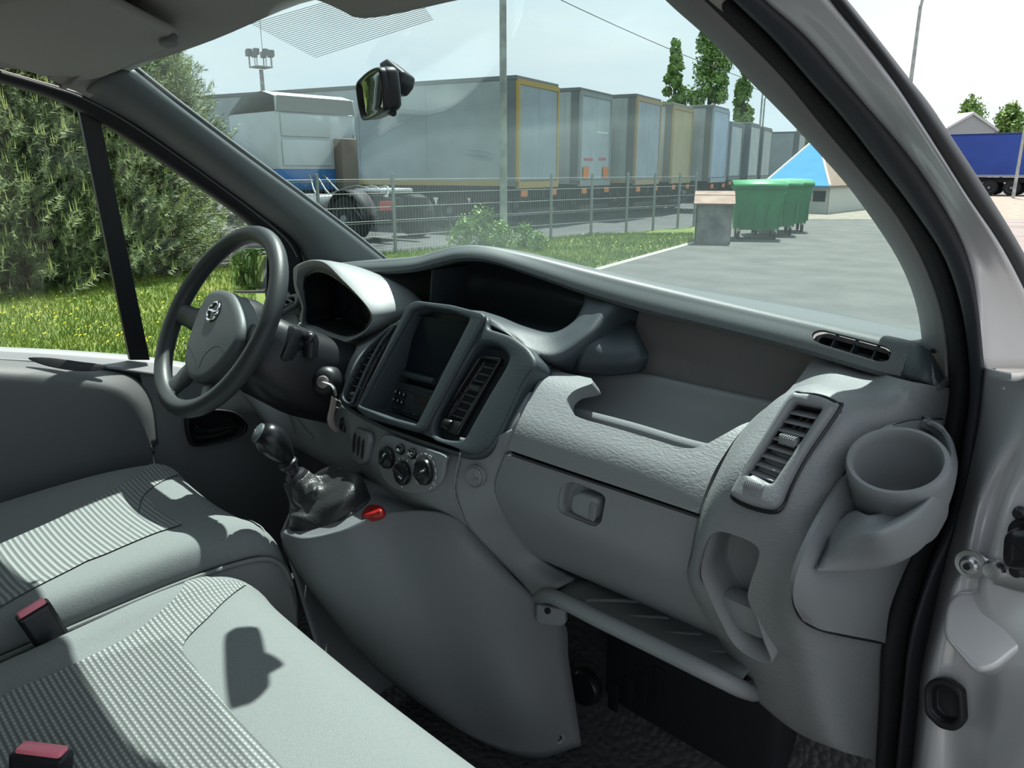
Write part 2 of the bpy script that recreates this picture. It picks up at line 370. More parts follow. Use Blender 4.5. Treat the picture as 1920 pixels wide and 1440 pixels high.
# right A pillar: inner trim, seals, painted jamb
tr = empty('wall_right', (0.78, 0.9, 0.6), 'passenger door opening with black seals and silver painted pillar', 'door frame', kind='structure')
E1 = [(1240, -30), (1280, 10), (1347, 70), (1413, 140), (1480, 207), (1547, 280), (1613, 360), (1693, 480), (1728, 570), (1742, 665)]
E2 = [(1288, -30), (1325, 6), (1400, 78), (1470, 150), (1540, 235), (1613, 320), (1680, 402), (1735, 500), (1768, 600), (1776, 722)]
x1 = [0.595, 0.60, 0.607, 0.615, 0.622, 0.630, 0.637, 0.648, 0.655, 0.660]
x2 = [0.645, 0.65, 0.66, 0.67, 0.68, 0.692, 0.703, 0.716, 0.728, 0.738]
A1 = [W(a[0], a[1], X=x) for a, x in zip(E1, x1)]; A2 = [W(a[0], a[1], X=x) for a, x in zip(E2, x2)]
Am = [a.lerp(b, 0.55)+V((-0.004, -0.012, 0)) for a, b in zip(A1, A2)]
tag(patch('trim_2', [[p+V((0.03, 0.035, 0.0)) for p in A1], A1, Am, A2, [p+V((-0.008, 0.04, 0)) for p in A2]], PILLR, None, 5, 5, 0.004), 'taupe grey pillar trim on the passenger side of the windscreen', 'pillar trim', kind='structure')
# seal + jamb boundaries, top to sill
S2 = E2+[(1768, 800), (1742, 930), (1700, 1050), (1658, 1190), (1650, 1320), (1640, 1470)]
S3 = [(1332, -30), (1370, 8), (1440, 76), (1510, 155), (1575, 228), (1640, 312), (1700, 390), (1765, 490), (1800, 600), (1812, 722), (1800, 820), (1778, 950), (1735, 1060), (1697, 1190), (1683, 1320), (1668, 1470)]
S4 = [(1405, -30), (1440, 6), (1508, 66), (1565, 130), (1625, 200), (1690, 275), (1748, 355), (1806, 460), (1832, 560), (1846, 690), (1834, 800), (1806, 930), (1772, 1060), (1738, 1190), (1722, 1320), (1706, 1470)]
xs2 = x2+[0.742, 0.742, 0.742, 0.740, 0.738, 0.735]
xs3 = [0.665, 0.672, 0.682, 0.694, 0.705, 0.718, 0.728, 0.742, 0.752, 0.762, 0.762, 0.760, 0.758, 0.755, 0.752, 0.748]
xs4 = [0.695, 0.70, 0.712, 0.722, 0.734, 0.746, 0.756, 0.768, 0.776, 0.782, 0.782, 0.780, 0.778, 0.775, 0.772, 0.770]
B2 = [W(a[0], a[1], X=x) for a, x in zip(S2, xs2)]; B3 = [W(a[0], a[1], X=x) for a, x in zip(S3, xs3)]; B4 = [W(a[0], a[1], X=x) for a, x in zip(S4, xs4)]
bul = V((0.004, -0.014, 0))
patch('seal_flocked', [[p+V((-0.01, 0.03, 0)) for p in B2], B2, [a.lerp(b, 0.5)+bul for a, b in zip(B2, B3)], B3, [p+V((0.0, 0.02, 0)) for p in B3]], FLOCK, tr, 4, 4, 0.003)
patch('seal_tube', [[p+V((0.0, 0.012, 0)) for p in B3], [a.lerp(b, 0.25)+bul*0.9 for a, b in zip(B3, B4)], [a.lerp(b, 0.7)+bul*0.8 for a, b in zip(B3, B4)], B4, [p+V((0.004, 0.03, 0)) for p in B4]], SLATER, tr, 4, 4, 0.003)
# painted pillar above the belt
E5 = [(1530, -30), (1553, 0), (1613, 73), (1650, 120), (1690, 175), (1747, 263), (1813, 367), (1880, 467), (1935, 575), (1985, 690)]
x5 = [0.735, 0.74, 0.75, 0.757, 0.766, 0.777, 0.787, 0.80, 0.812, 0.822]
E4 = S4[:10]; x4 = xs4[:10]
P4 = [W(a[0], a[1], X=x) for a, x in zip(E4, x4)]; P5 = [W(a[0], a[1], X=x) for a, x in zip(E5, x5)]
Pm1 = [a.lerp(b, 0.35)+V((0.0, -0.004, 0)) for a, b in zip(P4, P5)]; Pm2 = [a.lerp(b, 0.75)+V((0.0, -0.006, 0.0)) for a, b in zip(P4, P5)]
patch('painted_pillar', [[p+V((-0.01, 0.03, 0)) for p in P4], P4, Pm1, Pm2, P5, [p+V((-0.012, 0.05, 0)) for p in P5]], SILVER, tr, 5, 5, 0.004)
P6 = [a+V((0.0, 0.004, 0.0)) for a in P5]; d6 = [(1562, -30), (1587, 0), (1650, 80), (1692, 134), (1735, 188), (1790, 270), (1852, 366), (1917, 473), (1972, 580), (2020, 690)]
P7 = [W(a[0], a[1], X=x+0.004) for a, x in zip(d6, x5)]
patch('outer_seal', [P6, [a.lerp(b, 0.5)+V((0.004, -0.008, 0)) for a, b in zip(P6, P7)], P7, [p+V((-0.012, 0.05, 0)) for p in P7]], RUBBER, tr, 5, 4, 0.004)
# painted hinge pillar (jamb) below the belt
jl = [(1846, 690), (1834, 800), (1806, 930), (1772, 1060), (1760, 1105), (1728, 1255), (1721, 1330), (1706, 1470), (1690, 1600)]
jx = [0.782, 0.782, 0.780, 0.778, 0.777, 0.773, 0.772, 0.770, 0.768]
J0 = [W(a[0], a[1], X=x) for a, x in zip(jl, jx)]
J1 = wy((1905, 700, 0.86), (1890, 800, 0.855), (1835, 930, 0.865), (1805, 1060, 0.866), (1785, 1105, 0.868), (1744, 1255, 0.872), (1738, 1330, 0.874), (1722, 1470, 0.876), (1708, 1600, 0.88))
J2 = wy((1935, 690, 0.80), (1925, 800, 0.825), (1862, 930, 0.870), (1828, 1060, 0.868), (1815, 1105, 0.868), (1790, 1255, 0.866), (1785, 1330, 0.868), (1790, 1470, 0.865), (1790, 1600, 0.87))
J2b = wy((1962, 690, 0.80), (1950, 800, 0.82), (1885, 930, 0.845), (1855, 1060, 0.842), (1845, 1105, 0.845), (1840, 1255, 0.862), (1835, 1330, 0.86), (1838, 1470, 0.835), (1838, 1600, 0.84))
J3 = wy((1990, 680, 0.79), (1980, 800, 0.81), (1930, 940, 0.842), (1910, 1070, 0.840), (1905, 1110, 0.842), (1890, 1255, 0.84), (1880, 1330, 0.835), (1860, 1470, 0.825), (1860, 1600, 0.83))
J4 = wy((2060, 680, 0.79), (2060, 800, 0.81), (2030, 940, 0.84), (2020, 1070, 0.838), (2015, 1110, 0.838), (2000, 1255, 0.81), (1980, 1330, 0.80), (1950, 1470, 0.80), (1950, 1600, 0.80))
J5 = wy((2160, 680, 0.80), (2160, 800, 0.81), (2150, 940, 0.84), (2140, 1070, 0.84), (2135, 1110, 0.83), (2120, 1255, 0.80), (2110, 1330, 0.80), (2090, 1470, 0.80), (2080, 1600, 0.80))
patch('hinge_pillar', [[p+V((-0.012, 0.03, 0)) for p in J0], J0, J1, J2, J2b, J3, J4, J5], SILVER, tr, 6, 6, 0.004)
FFA = Fr(W(1840, 1180, Y=0.842), (1, -0.12, 0), (0, 0.52, 0.85))
plate('pillar_facet', FFA, rnd(FFA.pxs((1766, 1192), (1772, 1135), (1792, 1107), (1925, 1106), (1985, 1110), (1975, 1190), (1915, 1216), (1866, 1256), (1826, 1262)), 0.01), SILVER, tr, (), 0.05, 0.006, 0.0, 4)
FJ = Fr(W(1775, 1315, Y=0.856), (1, -0.25, 0), (0, 0.05, 1))
ol = rnd(FJ.pxs((1752, 1270), (1780, 1268), (1812, 1290), (1816, 1350), (1800, 1368), (1770, 1362), (1742, 1335), (1740, 1285)), 0.006)
gr = plate('grommet', FJ, ol, RUBBER, tr, [[p*0.72 for p in ol]], 0.012, 0.003, 0.010)
liner('grommet_pocket', FJ, [p*0.73 for p in ol], 0.012, BLACK, tr, 0.85, 0.008)
# check strap with bolt, and wiring boot
box('b_pillar', (0.10, 0.50, 1.5), (0.83, -0.62, 1.1), SILVER, tr, None, 0.03)
FS = Fr(W(1850, 1065, Y=0.835), (1, -0.1, 0), (0, 0.05, 1))
ck = empty('check_strap', FS.o, 'steel door check strap with torx bolt on the silver hinge pillar', 'hinge')
plate('bracket', FS, smooth2(FS.pxs((1812, 1040), (1832, 1034), (1850, 1045), (1876, 1058), (1882, 1072), (1878, 1084), (1862, 1088), (1845, 1072), (1822, 1068), (1810, 1056))), STEEL, ck, (), 0.010, 0.003, 0.004)
c_ = FS.px(1824, 1055)
lathe('bolt', [(0, 0.012), (0.0065, 0.012), (0.009, 0.0095), (0.0095, 0.006), (0.0145, 0.0055), (0.0145, 0.002), (0, 0.002)], FS.w(*c_, 0.002), FS.n, STEEL, ck, 24)
bs = lathe('bolt_socket', [(0, 0.0145), (0.0038, 0.0145), (0.0038, 0.012), (0, 0.012)], FS.w(*c_, 0.002), FS.n, BLACK, ck, 6)
c2 = FS.px(1866, 1066)
lathe('pivot_pin', [(0, 0.008), (0.008, 0.007), (0.010, 0.003), (0.010, -0.004), (0, -0.004)], FS.w(*c2, 0.004), FS.n, STEEL, ck, 24)
tube('strap_arm', [FS.w(*FS.px(1866, 1080), -0.002), FS.w(*FS.px(1900, 1092), -0.004), FS.w(*FS.px(1990, 1110), -0.004)], 0.0065, STEEL, ck, 8, flat=1.6)
wb = empty('wiring_boot', W(1920, 1010, Y=0.83), 'black rubber wiring boot bolted to the silver hinge pillar', 'cable boot')
bo = rnd(FS.pxs((1888, 985), (1905, 972), (1990, 970), (1990, 1068), (1915, 1066), (1892, 1058), (1884, 1040)), 0.006)
plate('flange', FS, bo, RUBBER, wb, (), 0.012, 0.003, 0.0)
plate('sleeve', FS, [FS.px(1945, 1020)+(p-FS.px(1945, 1020))*0.78 for p in bo], GLOSS, wb, (), 0.05, 0.012, 0.035)
for u, v in ((1914, 962), (1908, 1070)):
    lathe('bolt', [(0, 0.007), (0.004, 0.007), (0.006, 0.005), (0.007, 0), (0, 0)], FS.w(*FS.px(u, v), 0.0), FS.n, BLACK, wb, 16)

def ext(rows, dy=-0.55): return [[r[0]+V((0, dy, 0))]+r for r in rows]
# driver door -------------------------------------------------------------
tag(patch('wall_left', [[V((-0.80, y, z)) for y in (0.72, 0.95, 1.25)] for z in (0.5, 0.8, 1.10)], DOORG, None, 2, 2, 0.02, face=(0, 0.8, 1)), 'dark side panel beside the pedals', 'wall', kind='structure')
dr = empty('door_1', (-0.78, 0.4, 0.7), 'driver door with dark grey trim panel and black window frame', 'door', kind='structure')
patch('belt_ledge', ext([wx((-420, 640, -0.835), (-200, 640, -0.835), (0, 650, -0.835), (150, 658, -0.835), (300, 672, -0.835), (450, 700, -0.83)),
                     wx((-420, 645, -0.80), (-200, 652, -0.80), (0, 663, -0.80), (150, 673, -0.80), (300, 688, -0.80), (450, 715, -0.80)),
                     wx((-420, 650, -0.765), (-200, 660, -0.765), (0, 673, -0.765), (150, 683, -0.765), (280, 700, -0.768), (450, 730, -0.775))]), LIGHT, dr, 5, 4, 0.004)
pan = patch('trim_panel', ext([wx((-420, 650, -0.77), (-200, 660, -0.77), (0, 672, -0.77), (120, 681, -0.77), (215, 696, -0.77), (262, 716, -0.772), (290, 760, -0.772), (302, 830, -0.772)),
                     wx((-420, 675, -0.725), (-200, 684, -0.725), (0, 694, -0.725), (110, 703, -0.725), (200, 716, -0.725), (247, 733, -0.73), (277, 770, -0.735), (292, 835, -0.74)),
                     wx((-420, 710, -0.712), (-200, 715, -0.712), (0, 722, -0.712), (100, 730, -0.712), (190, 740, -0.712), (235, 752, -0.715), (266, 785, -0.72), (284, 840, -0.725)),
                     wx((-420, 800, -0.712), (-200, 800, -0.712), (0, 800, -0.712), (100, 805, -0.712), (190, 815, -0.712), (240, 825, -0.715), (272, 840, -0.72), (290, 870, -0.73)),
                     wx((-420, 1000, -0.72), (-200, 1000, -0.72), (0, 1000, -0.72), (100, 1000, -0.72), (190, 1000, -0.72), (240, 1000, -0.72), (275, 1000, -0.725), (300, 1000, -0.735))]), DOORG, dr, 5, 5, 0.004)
FD = Fr(W(110, 690, X=-0.735), (0, 1, -0.12), (1, 0, 0.35)); FD = Fr(W(110, 690, X=-0.735), (0, 1, -0.13), (-0.5, 0, 0.8))
plate('grip_pocket', FD, smooth2(FD.pxs((52, 673), (90, 688), (150, 697), (190, 694), (196, 686), (150, 680), (90, 672))), BLACK, dr, (), 0.004, 0.001, 0.006)
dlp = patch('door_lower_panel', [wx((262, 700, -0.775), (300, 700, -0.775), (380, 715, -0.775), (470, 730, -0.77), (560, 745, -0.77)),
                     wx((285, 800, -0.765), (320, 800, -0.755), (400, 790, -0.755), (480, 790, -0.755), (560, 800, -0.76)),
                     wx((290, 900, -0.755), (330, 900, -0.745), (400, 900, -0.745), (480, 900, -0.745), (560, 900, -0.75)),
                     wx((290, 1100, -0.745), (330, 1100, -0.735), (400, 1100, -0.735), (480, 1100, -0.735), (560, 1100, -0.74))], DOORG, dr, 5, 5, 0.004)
FH = Fr(W(405, 800, X=-0.748), (0, 1, 0), (0, 0, 1))
hol = smooth2(FH.pxs((346, 790), (352, 772), (395, 766), (440, 772), (462, 795), (452, 815), (410, 830), (362, 836), (350, 818)))
cut(dlp, FH, [p*0.9 for p in hol], -0.05, 0.05)
dh = plate('handle_bezel', FH, hol, BLACK, dr, [[p*0.86 for p in hol]], 0.016, 0.004, 0.010)
liner('handle_recess', FH, [p*0.88 for p in hol], 0.03, BLACK, dr, 0.85, 0.006)
tube('handle_lever', [FH.w(*FH.px(u, v), 0.006) for u, v in ((360, 800), (372, 808), (392, 808), (420, 803), (442, 797))], [0.012, 0.010, 0.008, 0.006, 0.004], GLOSS, dr, 12)
patch('door_backing', ext([wx((-420, 646, -0.815), (0, 658, -0.815), (300, 682, -0.815), (560, 720, -0.815)), [V((-0.815, y, 0.5)) for y in (-0.4, 0.3, 0.7, 1.1)]]), DOORG, dr, 4, 4, 0.01)
def barp(name, pa, pb, X, m, t=0.014, par=dr):
    b = ptsbm([W(u, v, X=X) for u, v in pa+pb[::-1]], (-t, 0, 0)); return mk(name, b, m, par, False)
FW0 = [(-420, 20), (-150, 86), (0, 130), (90, 156), (165, 180), (262, 234), (400, 332), (500, 408), (548, 450), (566, 480), (576, 540), (570, 620), (560, 760)]
FW1 = [(-420, 50), (-150, 110), (0, 152), (80, 176), (150, 205), (240, 258), (380, 352), (450, 402), (500, 446), (528, 486), (540, 540), (538, 620), (530, 760)]
fx = [-0.70, -0.70, -0.70, -0.705, -0.71, -0.72, -0.735, -0.745, -0.752, -0.757, -0.76, -0.765, -0.77]
q0 = [W(u, v, X=x) for (u, v), x in zip(FW0, fx)]; q1 = [W(u, v, X=x-0.012) for (u, v), x in zip(FW1, fx)]
patch('window_frame', [[p+V((-0.02, 0.0, 0)) for p in q0], q0, [a.lerp(b, 0.5)+V((0.006, 0, 0)) for a, b in zip(q0, q1)], q1, [p+V((-0.03, 0, 0)) for p in q1]], RUBBER, dr, 4, 3, 0.004)
tube('frame_bead', cr([a.lerp(b, 0.30)+V((0.007, 0, 0)) for a, b in zip(q0[2:10], q1[2:10])], 6), 0.0022, DOORG, dr, 8)
db = mk('window_divider', ptsbm([W(146, 195, X=-0.745), W(187, 218, X=-0.745), W(281, 675, X=-0.80), W(244, 675, X=-0.80)], (-0.012, 0, 0)), BLACK, dr, False)
def pane(name, pts, lab):
    b = bmesh.new(); t = ptsbm(pts, (-0.004, 0, 0)); return tag(mk(name, t, DGLASS, None, False), lab, 'window', kind='structure')
pane('window_2', [W(-420, 30, X=-0.73), W(0, 138, X=-0.735), W(165, 195, X=-0.755), W(262, 680, X=-0.812), W(-420, 655, X=-0.812)], 'driver door window glass')
pane('window_3', [W(168, 195, X=-0.755), W(262, 240, X=-0.757), W(450, 380, X=-0.768), W(545, 480, X=-0.775), W(545, 700, X=-0.80), W(266, 680, X=-0.812)], 'small front quarter window glass beside the steering wheel')
# exterior mirror on the driver door
mm = empty('door_mirror', W(465, 560, X=-1.0), 'black exterior mirror outside the driver door seen through the steering wheel', 'mirror')
FM = Fr(W(462, 508, X=-0.98), (0.97, 0.25, 0), (0, 0, 1))
mo = rnd(FM.pxs((424, 480), (452, 458), (500, 458), (506, 470), (504, 552), (428, 552)), 0.02)
plate('housing', FM, mo, BLACK, mm, (), 0.09, 0.02, -0.004)
plate('glass', FM, [FM.px(468, 510)+(p-FM.px(468, 510))*0.86 for p in mo], mat('door_mirror_glass', (0.5, 0.53, 0.52), 0.03, metal=1.0), mm, (), 0.004, 0.001, 0.0)
tube('arm', [FM.w(0.05, -0.06, -0.04), FM.w(0.14, -0.09, -0.03), FM.w(0.20, -0.10, -0.02)], 0.025, BLACK, mm, 12)

# ================================================================== DASHBOARD
da = empty('dashboard', (0.0, 0.95, 0.85), 'two-tone grey van dashboard with glove box and dark centre panel', 'dashboard')
# ---- top pad with rolled ribbed front lip
up = [(560, 505), (640, 498), (720, 491), (790, 486), (830, 475), (870, 467), (920, 468), (1000, 484), (1120, 514), (1250, 545), (1400, 580), (1540, 612), (1640, 634), (1700, 648), (1742, 662)]
lo = [(560, 512), (650, 508), (722, 509), (780, 504), (822, 494), (868, 484), (925, 488), (1010, 515), (1110, 550), (1225, 583), (1370, 618), (1510, 654), (1630, 690), (1700, 708), (1762, 722)]
Yu = [1.03, 1.02, 1.015, 1.01, 1.005, 1.0, 1.0, 1.0, 1.0, 1.0, 1.0, 1.0, 1.0, 1.0, 1.0]
A = [W(a[0], a[1], Y=y) for a, y in zip(up, Yu)]; B = [W(a[0], a[1], Y=y-0.035) for a, y in zip(lo, Yu)]
M1 = [a.lerp(b, 0.45)+V((0, -0.008, 0.004)) for a, b in zip(A, B)]
top0 = [V((p.x*1.03, 1.405-0.33*p.x*p.x, 1.352)) for p in A]; top1 = [p+V((0, 0.10, -0.022)) for p in A]
und = [p+V((0, 0.05, 0.003)) for p in B]
pad = patch('top_pad', [top0, top1, A, M1, B, und], PAD, da, 5, 5, 0.006)
patch('pad_end_cap', [[W(1690, 643, Y=1.01), W(1738, 654, Y=1.0), W(1774, 712, X=0.738)], [W(1690, 645, Y=0.992), W(1740, 657, Y=0.98), W(1775, 716, X=0.739)], [W(1690, 675, Y=0.968), W(1740, 692, Y=0.958), W(1775, 722, X=0.740)], [W(1690, 706, Y=0.955), W(1740, 718, Y=0.95), W(1775, 729, X=0.741)]], DARK, da, 4, 4, 0.004)
# defroster outlet in the pad end
FP = Fr(W(1602, 655, Y=0.985), (W(1675, 678, Y=0.985)-W(1530, 638, Y=0.985)), (0, 0.5, 0.75))
sl = rnd(FP.pxs((1528, 633), (1545, 627), (1668, 660), (1676, 672), (1672, 688), (1655, 690), (1545, 656), (1530, 648)), 0.009)
cut(pad, FP, sl, -0.03, 0.05)
liner('defroster_duct', FP, sl, 0.035, BLACK, da, 0.9, -0.002)
plate('defroster_rim', FP, [p*1.02 for p in sl], PAD, da, [[p*0.90 for p in sl]], 0.006, 0.0025, 0.0035)
for u in (1563, 1600, 1640):
    c = FP.px(u, 641+(u-1563)*0.27); fbox('defroster_fin', FP, c.x, c.y, -0.008, (0.0022, 0.024, 0.018), DARK, da)
# ---- dark storage well under the pad (driver side to centre)
patch('upper_well', [wy((560, 506, 1.14), (700, 503, 1.05), (860, 484, 1.06), (1000, 510, 1.06), (1110, 548, 1.05), (1180, 570, 1.05)),
                     wy((560, 530, 1.15), (700, 528, 1.08), (860, 520, 1.12), (1000, 540, 1.12), (1095, 570, 1.08), (1180, 600, 1.06)),
                     wy((560, 565, 1.14), (700, 570, 1.08), (850, 570, 1.08), (1000, 600, 1.06), (1085, 620, 1.02), (1180, 650, 1.02)),
                     wy((560, 640, 1.10), (700, 630, 1.03), (830, 600, 0.90), (950, 625, 0.89), (1060, 650, 0.90), (1180, 700, 0.96))], DARK, da, 6, 6, 0.004)
box('well_divider', (0.006, 0.10, 0.10), W(842, 545, Y=1.04), DARK, da, Matrix.Rotation(0.15, 4, 'Y'), 0.002)
# ---- arch joining pad and centre panel
inn = wy((1098, 546, 0.985), (1092, 575, 0.96), (1070, 607, 0.93), (1028, 625, 0.905), (970, 613, 0.885), (918, 594, 0.87), (880, 582, 0.865))
out = wy((1170, 564, 0.98), (1140, 594, 0.95), (1110, 632, 0.915), (1062, 668, 0.88), (1015, 672, 0.855), (965, 636, 0.855), (905, 606, 0.86))
mid = [a.lerp(b, 0.5)+V((0.003, -0.006, 0.003)) for a, b in zip(inn, out)]
patch('centre_arch', [[p+V((-0.02, 0.05, -0.01)) for p in inn], inn, mid, out, [p+V((0.0, 0.06, -0.035)) for p in out]], DARK, da, 6, 5, 0.004)
patch('arch_side_bin', [wy((1115, 560, 1.0), (1150, 575, 1.02), (1180, 590, 1.02), (1195, 620, 1.02)), wy((1100, 625, 0.92), (1150, 640, 0.945), (1195, 640, 0.96), (1212, 655, 0.98)),
                        wy((1085, 668, 0.90), (1140, 675, 0.92), (1190, 675, 0.94), (1216, 670, 0.96)), wy((1080, 700, 0.90), (1140, 705, 0.93), (1190, 700, 0.95), (1210, 690, 0.97))], DARK, da, 6, 6, 0.004)
# ---- centre panel (dark) on a tilted plane
FS_ = Fr((0, 0.735, 1.183), (1, 0, 0), (0, 0.62, 1))
pout = FS_.pxs((640, 762), (673, 783), (723, 808), (790, 832), (840, 849), (873, 859), (898, 857), (916, 846), (934, 820), (957, 773), (980, 722), (1002, 690), (1004, 674), (990, 652), (960, 630), (930, 620), (912, 615), (916, 597), (903, 586), (850, 576), (800, 565), (783, 566), (768, 580), (745, 600), (714, 625), (682, 658), (656, 703), (640, 740), (636, 752))
nav = rnd(FS_.pxs((776, 585), (800, 578), (850, 586), (886, 600), (786, 798), (730, 783), (678, 762)), 0.006)
ventR = smooth2(FS_.pxs((892, 648), (913, 643), (935, 650), (950, 664), (949, 684), (915, 742), (885, 795), (870, 820), (850, 825), (820, 818), (811, 802), (818, 775), (842, 728), (870, 680)))
ventL = smooth2(FS_.pxs((742, 610), (714, 632), (684, 664), (660, 706), (645, 740), (648, 753), (660, 757), (669, 738), (690, 690), (713, 648), (733, 622)))
plate('centre_panel', FS_, rnd(pout, 0.012, 3), DARK, da, (nav, ventR, ventL), 0.05, 0.006, 0.0, 3)
# side wall of the panel turning towards the glove box
# nav bezel ring
nc = FS_.px(790, 690)
ring_o = rnd(FS_.pxs((768, 574), (785, 566), (850, 574), (908, 589), (914, 596), (800, 808), (785, 812), (690, 784), (671, 768)), 0.008)
plate('screen_bezel', FS_, ring_o, DARK, da, (nav,), 0.010, 0.0035, 0.007, 3)
# cavity: floor ledge, left wall, back; screen and radio inside
nz_ = [FS_.w(p.x, p.y, 0) for p in nav]
b = bmesh.new(); fr_ = [b.verts.new(p) for p in nz_]; bk = [b.verts.new(V((p.x, max(p.y+0.004, 0.828+(p.z-1.18)*0.2), p.z+(0.002 if p.z > 1.25 else -0.034)))) for p in nz_]
for i in range(len(nz_)): b.faces.new((fr_[i], fr_[(i+1) % len(nz_)], bk[(i+1) % len(nz_)], bk[i]))
bmesh.ops.recalc_face_normals(b, faces=b.faces); mk('screen_well', b, DARK, da)
FN = Fr((0, 0.828, 1.18), (1, 0, 0), (0, 0.2, 1))
bkp = [V(((p-FN.o).dot(FN.x), (p-FN.o).dot(FN.y))) for p in [V((q.x, max(q.y+0.004, 0.828+(q.z-1.18)*0.2), q.z+(0.002 if q.z > 1.25 else -0.034))) for q in nz_]]
plate('well_back', FN, [p*1.0 for p in bkp], BLACK, da, (), 0.004, 0.0005, 0.0)
FNs = Fr(FN.o+FN.n*0.0105, FN.x, FN.y)
sc_o = rnd(FNs.pxs((778, 590), (884, 606), (822, 722), (735, 697)), 0.006)
sb = plate('screen_surround', FNs, sc_o, DARK, da, (), 0.012, 0.003, 0.0)
plate('screen', FNs, rnd(FNs.pxs((791, 594), (880, 607), (822, 709), (750, 690)), 0.003), SCREEN, da, (), 0.004, 0.0008, 0.0012)
tube('screen_lower_roll', [FNs.w(*FNs.px(u, v), 0.006) for u, v in ((744, 696), (780, 706), (820, 716))], 0.006, DARK, da, 10)
FNr = Fr(FN.o+FN.n*0.018, FN.x, FN.y)
ra = plate('radio', FNr, rnd(FNr.pxs((735, 712), (812, 733), (790, 792), (716, 764)), 0.003), DARK, da, (), 0.018, 0.002, 0.0)
ra['label'] = 'black car radio with small buttons'
for k in range(6):
    i, j = k % 3, k//3; p = FNr.px(745+i*7.5-j*4, 735+i*3+j*14); fbox('button', FNr, p.x, p.y, 0.002, (0.0075, 0.0085, 0.004), GLOSS, ra, 0.001); fbox('button_mark', FNr, p.x, p.y+0.001, 0.0042, (0.0022, 0.0045, 0.0006), WHITE, ra)
p = FNr.px(731, 735); lathe('volume_knob', [(0, 0.009), (0.006, 0.009), (0.0075, 0.006), (0.008, 0), (0, 0)], FNr.w(p.x, p.y, 0.0), FNr.n, STEEL, ra, 20)
p = FNr.px(788, 752); fbox('display', FNr, p.x, p.y, 0.0, (0.040, 0.019, 0.001), mat('lcd', (0.05, 0.045, 0.045), 0.3), ra)
for k in range(8):
    p = FNr.px(741+k*6, 763+k*2.3); fbox('key', FNr, p.x, p.y, 0.001, (0.006, 0.003, 0.002), STEEL if k % 3 == 0 else DARK, ra, 0.0005)
for k in range(2):
    a, c = FNr.px(742, 718+k*7), FNr.px(808, 738+k*8); mk('groove', tubebm([FNr.w(a.x, a.y, 0.0005), FNr.w(c.x, c.y, 0.0005)], 0.0008, 6), DARK, ra)
# right-hand centre vent
def vent(par, fr, op, z, nsl, frame_m, slat_m, name='air_vent', t=0.0022, dep=0.03, knob=None, wheel=None, tilt=0.55, fw=1.06):
    "op: TL,TR,BR,BL of the opening in fr coordinates"
    v = empty(name, fr.w(*(sum(op, V((0, 0)))/4), z)); setp(v, par)
    TL, TR, BR, BL = op
    for k in range(nsl):
        f = (k+0.7)/(nsl+0.4); a = TL.lerp(BL, f); b_ = TR.lerp(BR, f); c = (a+b_)/2; d = b_-a; L = d.length
        f2 = Fr(fr.w(c.x, c.y, z), fr.x*d.x+fr.y*d.y, fr.x*(-d.y)+fr.y*d.x)
        o = box('slat', (L*0.99, t, 0.017), f2.w(0, 0, -0.010), slat_m, v, frot(f2) @ Matrix.Rotation(tilt, 4, 'X'), t*0.35)
        if knob == k:
            q = box('slat_tab', (L*0.62, 0.009, 0.014), f2.w(L*0.06, -0.001, -0.004), frame_m, v, frot(f2) @ Matrix.Rotation(tilt, 4, 'X'), 0.003)
            for j in range(7): box('tab_rib', (L*0.035, 0.0105, 0.013), f2.w(L*(-0.20+0.085*j), -0.0005, -0.003), frame_m, v, frot(f2) @ Matrix.Rotation(tilt, 4, 'X'), 0.001)
    liner('duct', fr, rnd([TL, TR, BR, BL], 0.004), dep, BLACK, v, 0.95, z-0.006)
    for k in range(3):
        f = (k+1)/4; a = TL.lerp(TR, f); b_ = BL.lerp(BR, f); mk('vane', ptsbm([fr.w(a.x, a.y, z-0.021), fr.w(b_.x, b_.y, z-0.021), fr.w(b_.x, b_.y, z-0.031), fr.w(a.x, a.y, z-0.031)], fr.x*0.0015), BLACK, v, False)
    return v
oR = FS_.pxs((906, 676), (942, 683), (868, 802), (838, 792))
cR = sum(ventR, V((0, 0)))/len(ventR); liner('vent_recess', FS_, [cR+(p-cR)*1.07 for p in ventR], 0.022, DARK, da, 0.98, -0.004)
FR2 = Fr(FS_.w(0, 0, -0.020), FS_.x, FS_.y)
oR2 = FR2.pxs((908, 676), (940, 682), (872, 795), (838, 784)); fo = FR2.pxs((902, 670), (949, 675), (864, 822), (828, 806))
vr = vent(da, FR2, oR2, 0.006, 8, SLATM, SLATM, knob=3, tilt=0.30, t=0.003)
plate('vent_frame', FR2, rnd(fo, 0.006), GLOSS, vr, (rnd(oR2, 0.003),), 0.012, 0.003, 0.012)
p = FR2.px(848, 800); lathe('thumbwheel', [(0, 0.008), (0.010, 0.008), (0.011, 0.006), (0.011, -0.006), (0, -0.006)], FR2.w(p.x, p.y, 0.008), FR2.x*1.0+FR2.y*-0.15, GLOSS, vr, 24)
oL = [V((p.x, p.y)) for p in FS_.pxs((723, 625), (734, 619), (666, 746), (648, 742))]
oLL = FS_.pxs((738, 612), (743, 609), (662, 752), (647, 744))
vl = empty('air_vent', FS_.w(*FS_.px(690, 690), 0)); setp(vl, da)
cL = sum(ventL, V((0, 0)))/len(ventL); liner('duct', FS_, [cL+(p-cL)*1.06 for p in ventL], 0.03, BLACK, vl, 0.97, -0.003)
tube('vent_rim', [FS_.w(p.x, p.y, 0.002) for p in ventL], 0.0028, DARK, vl, 8, True)
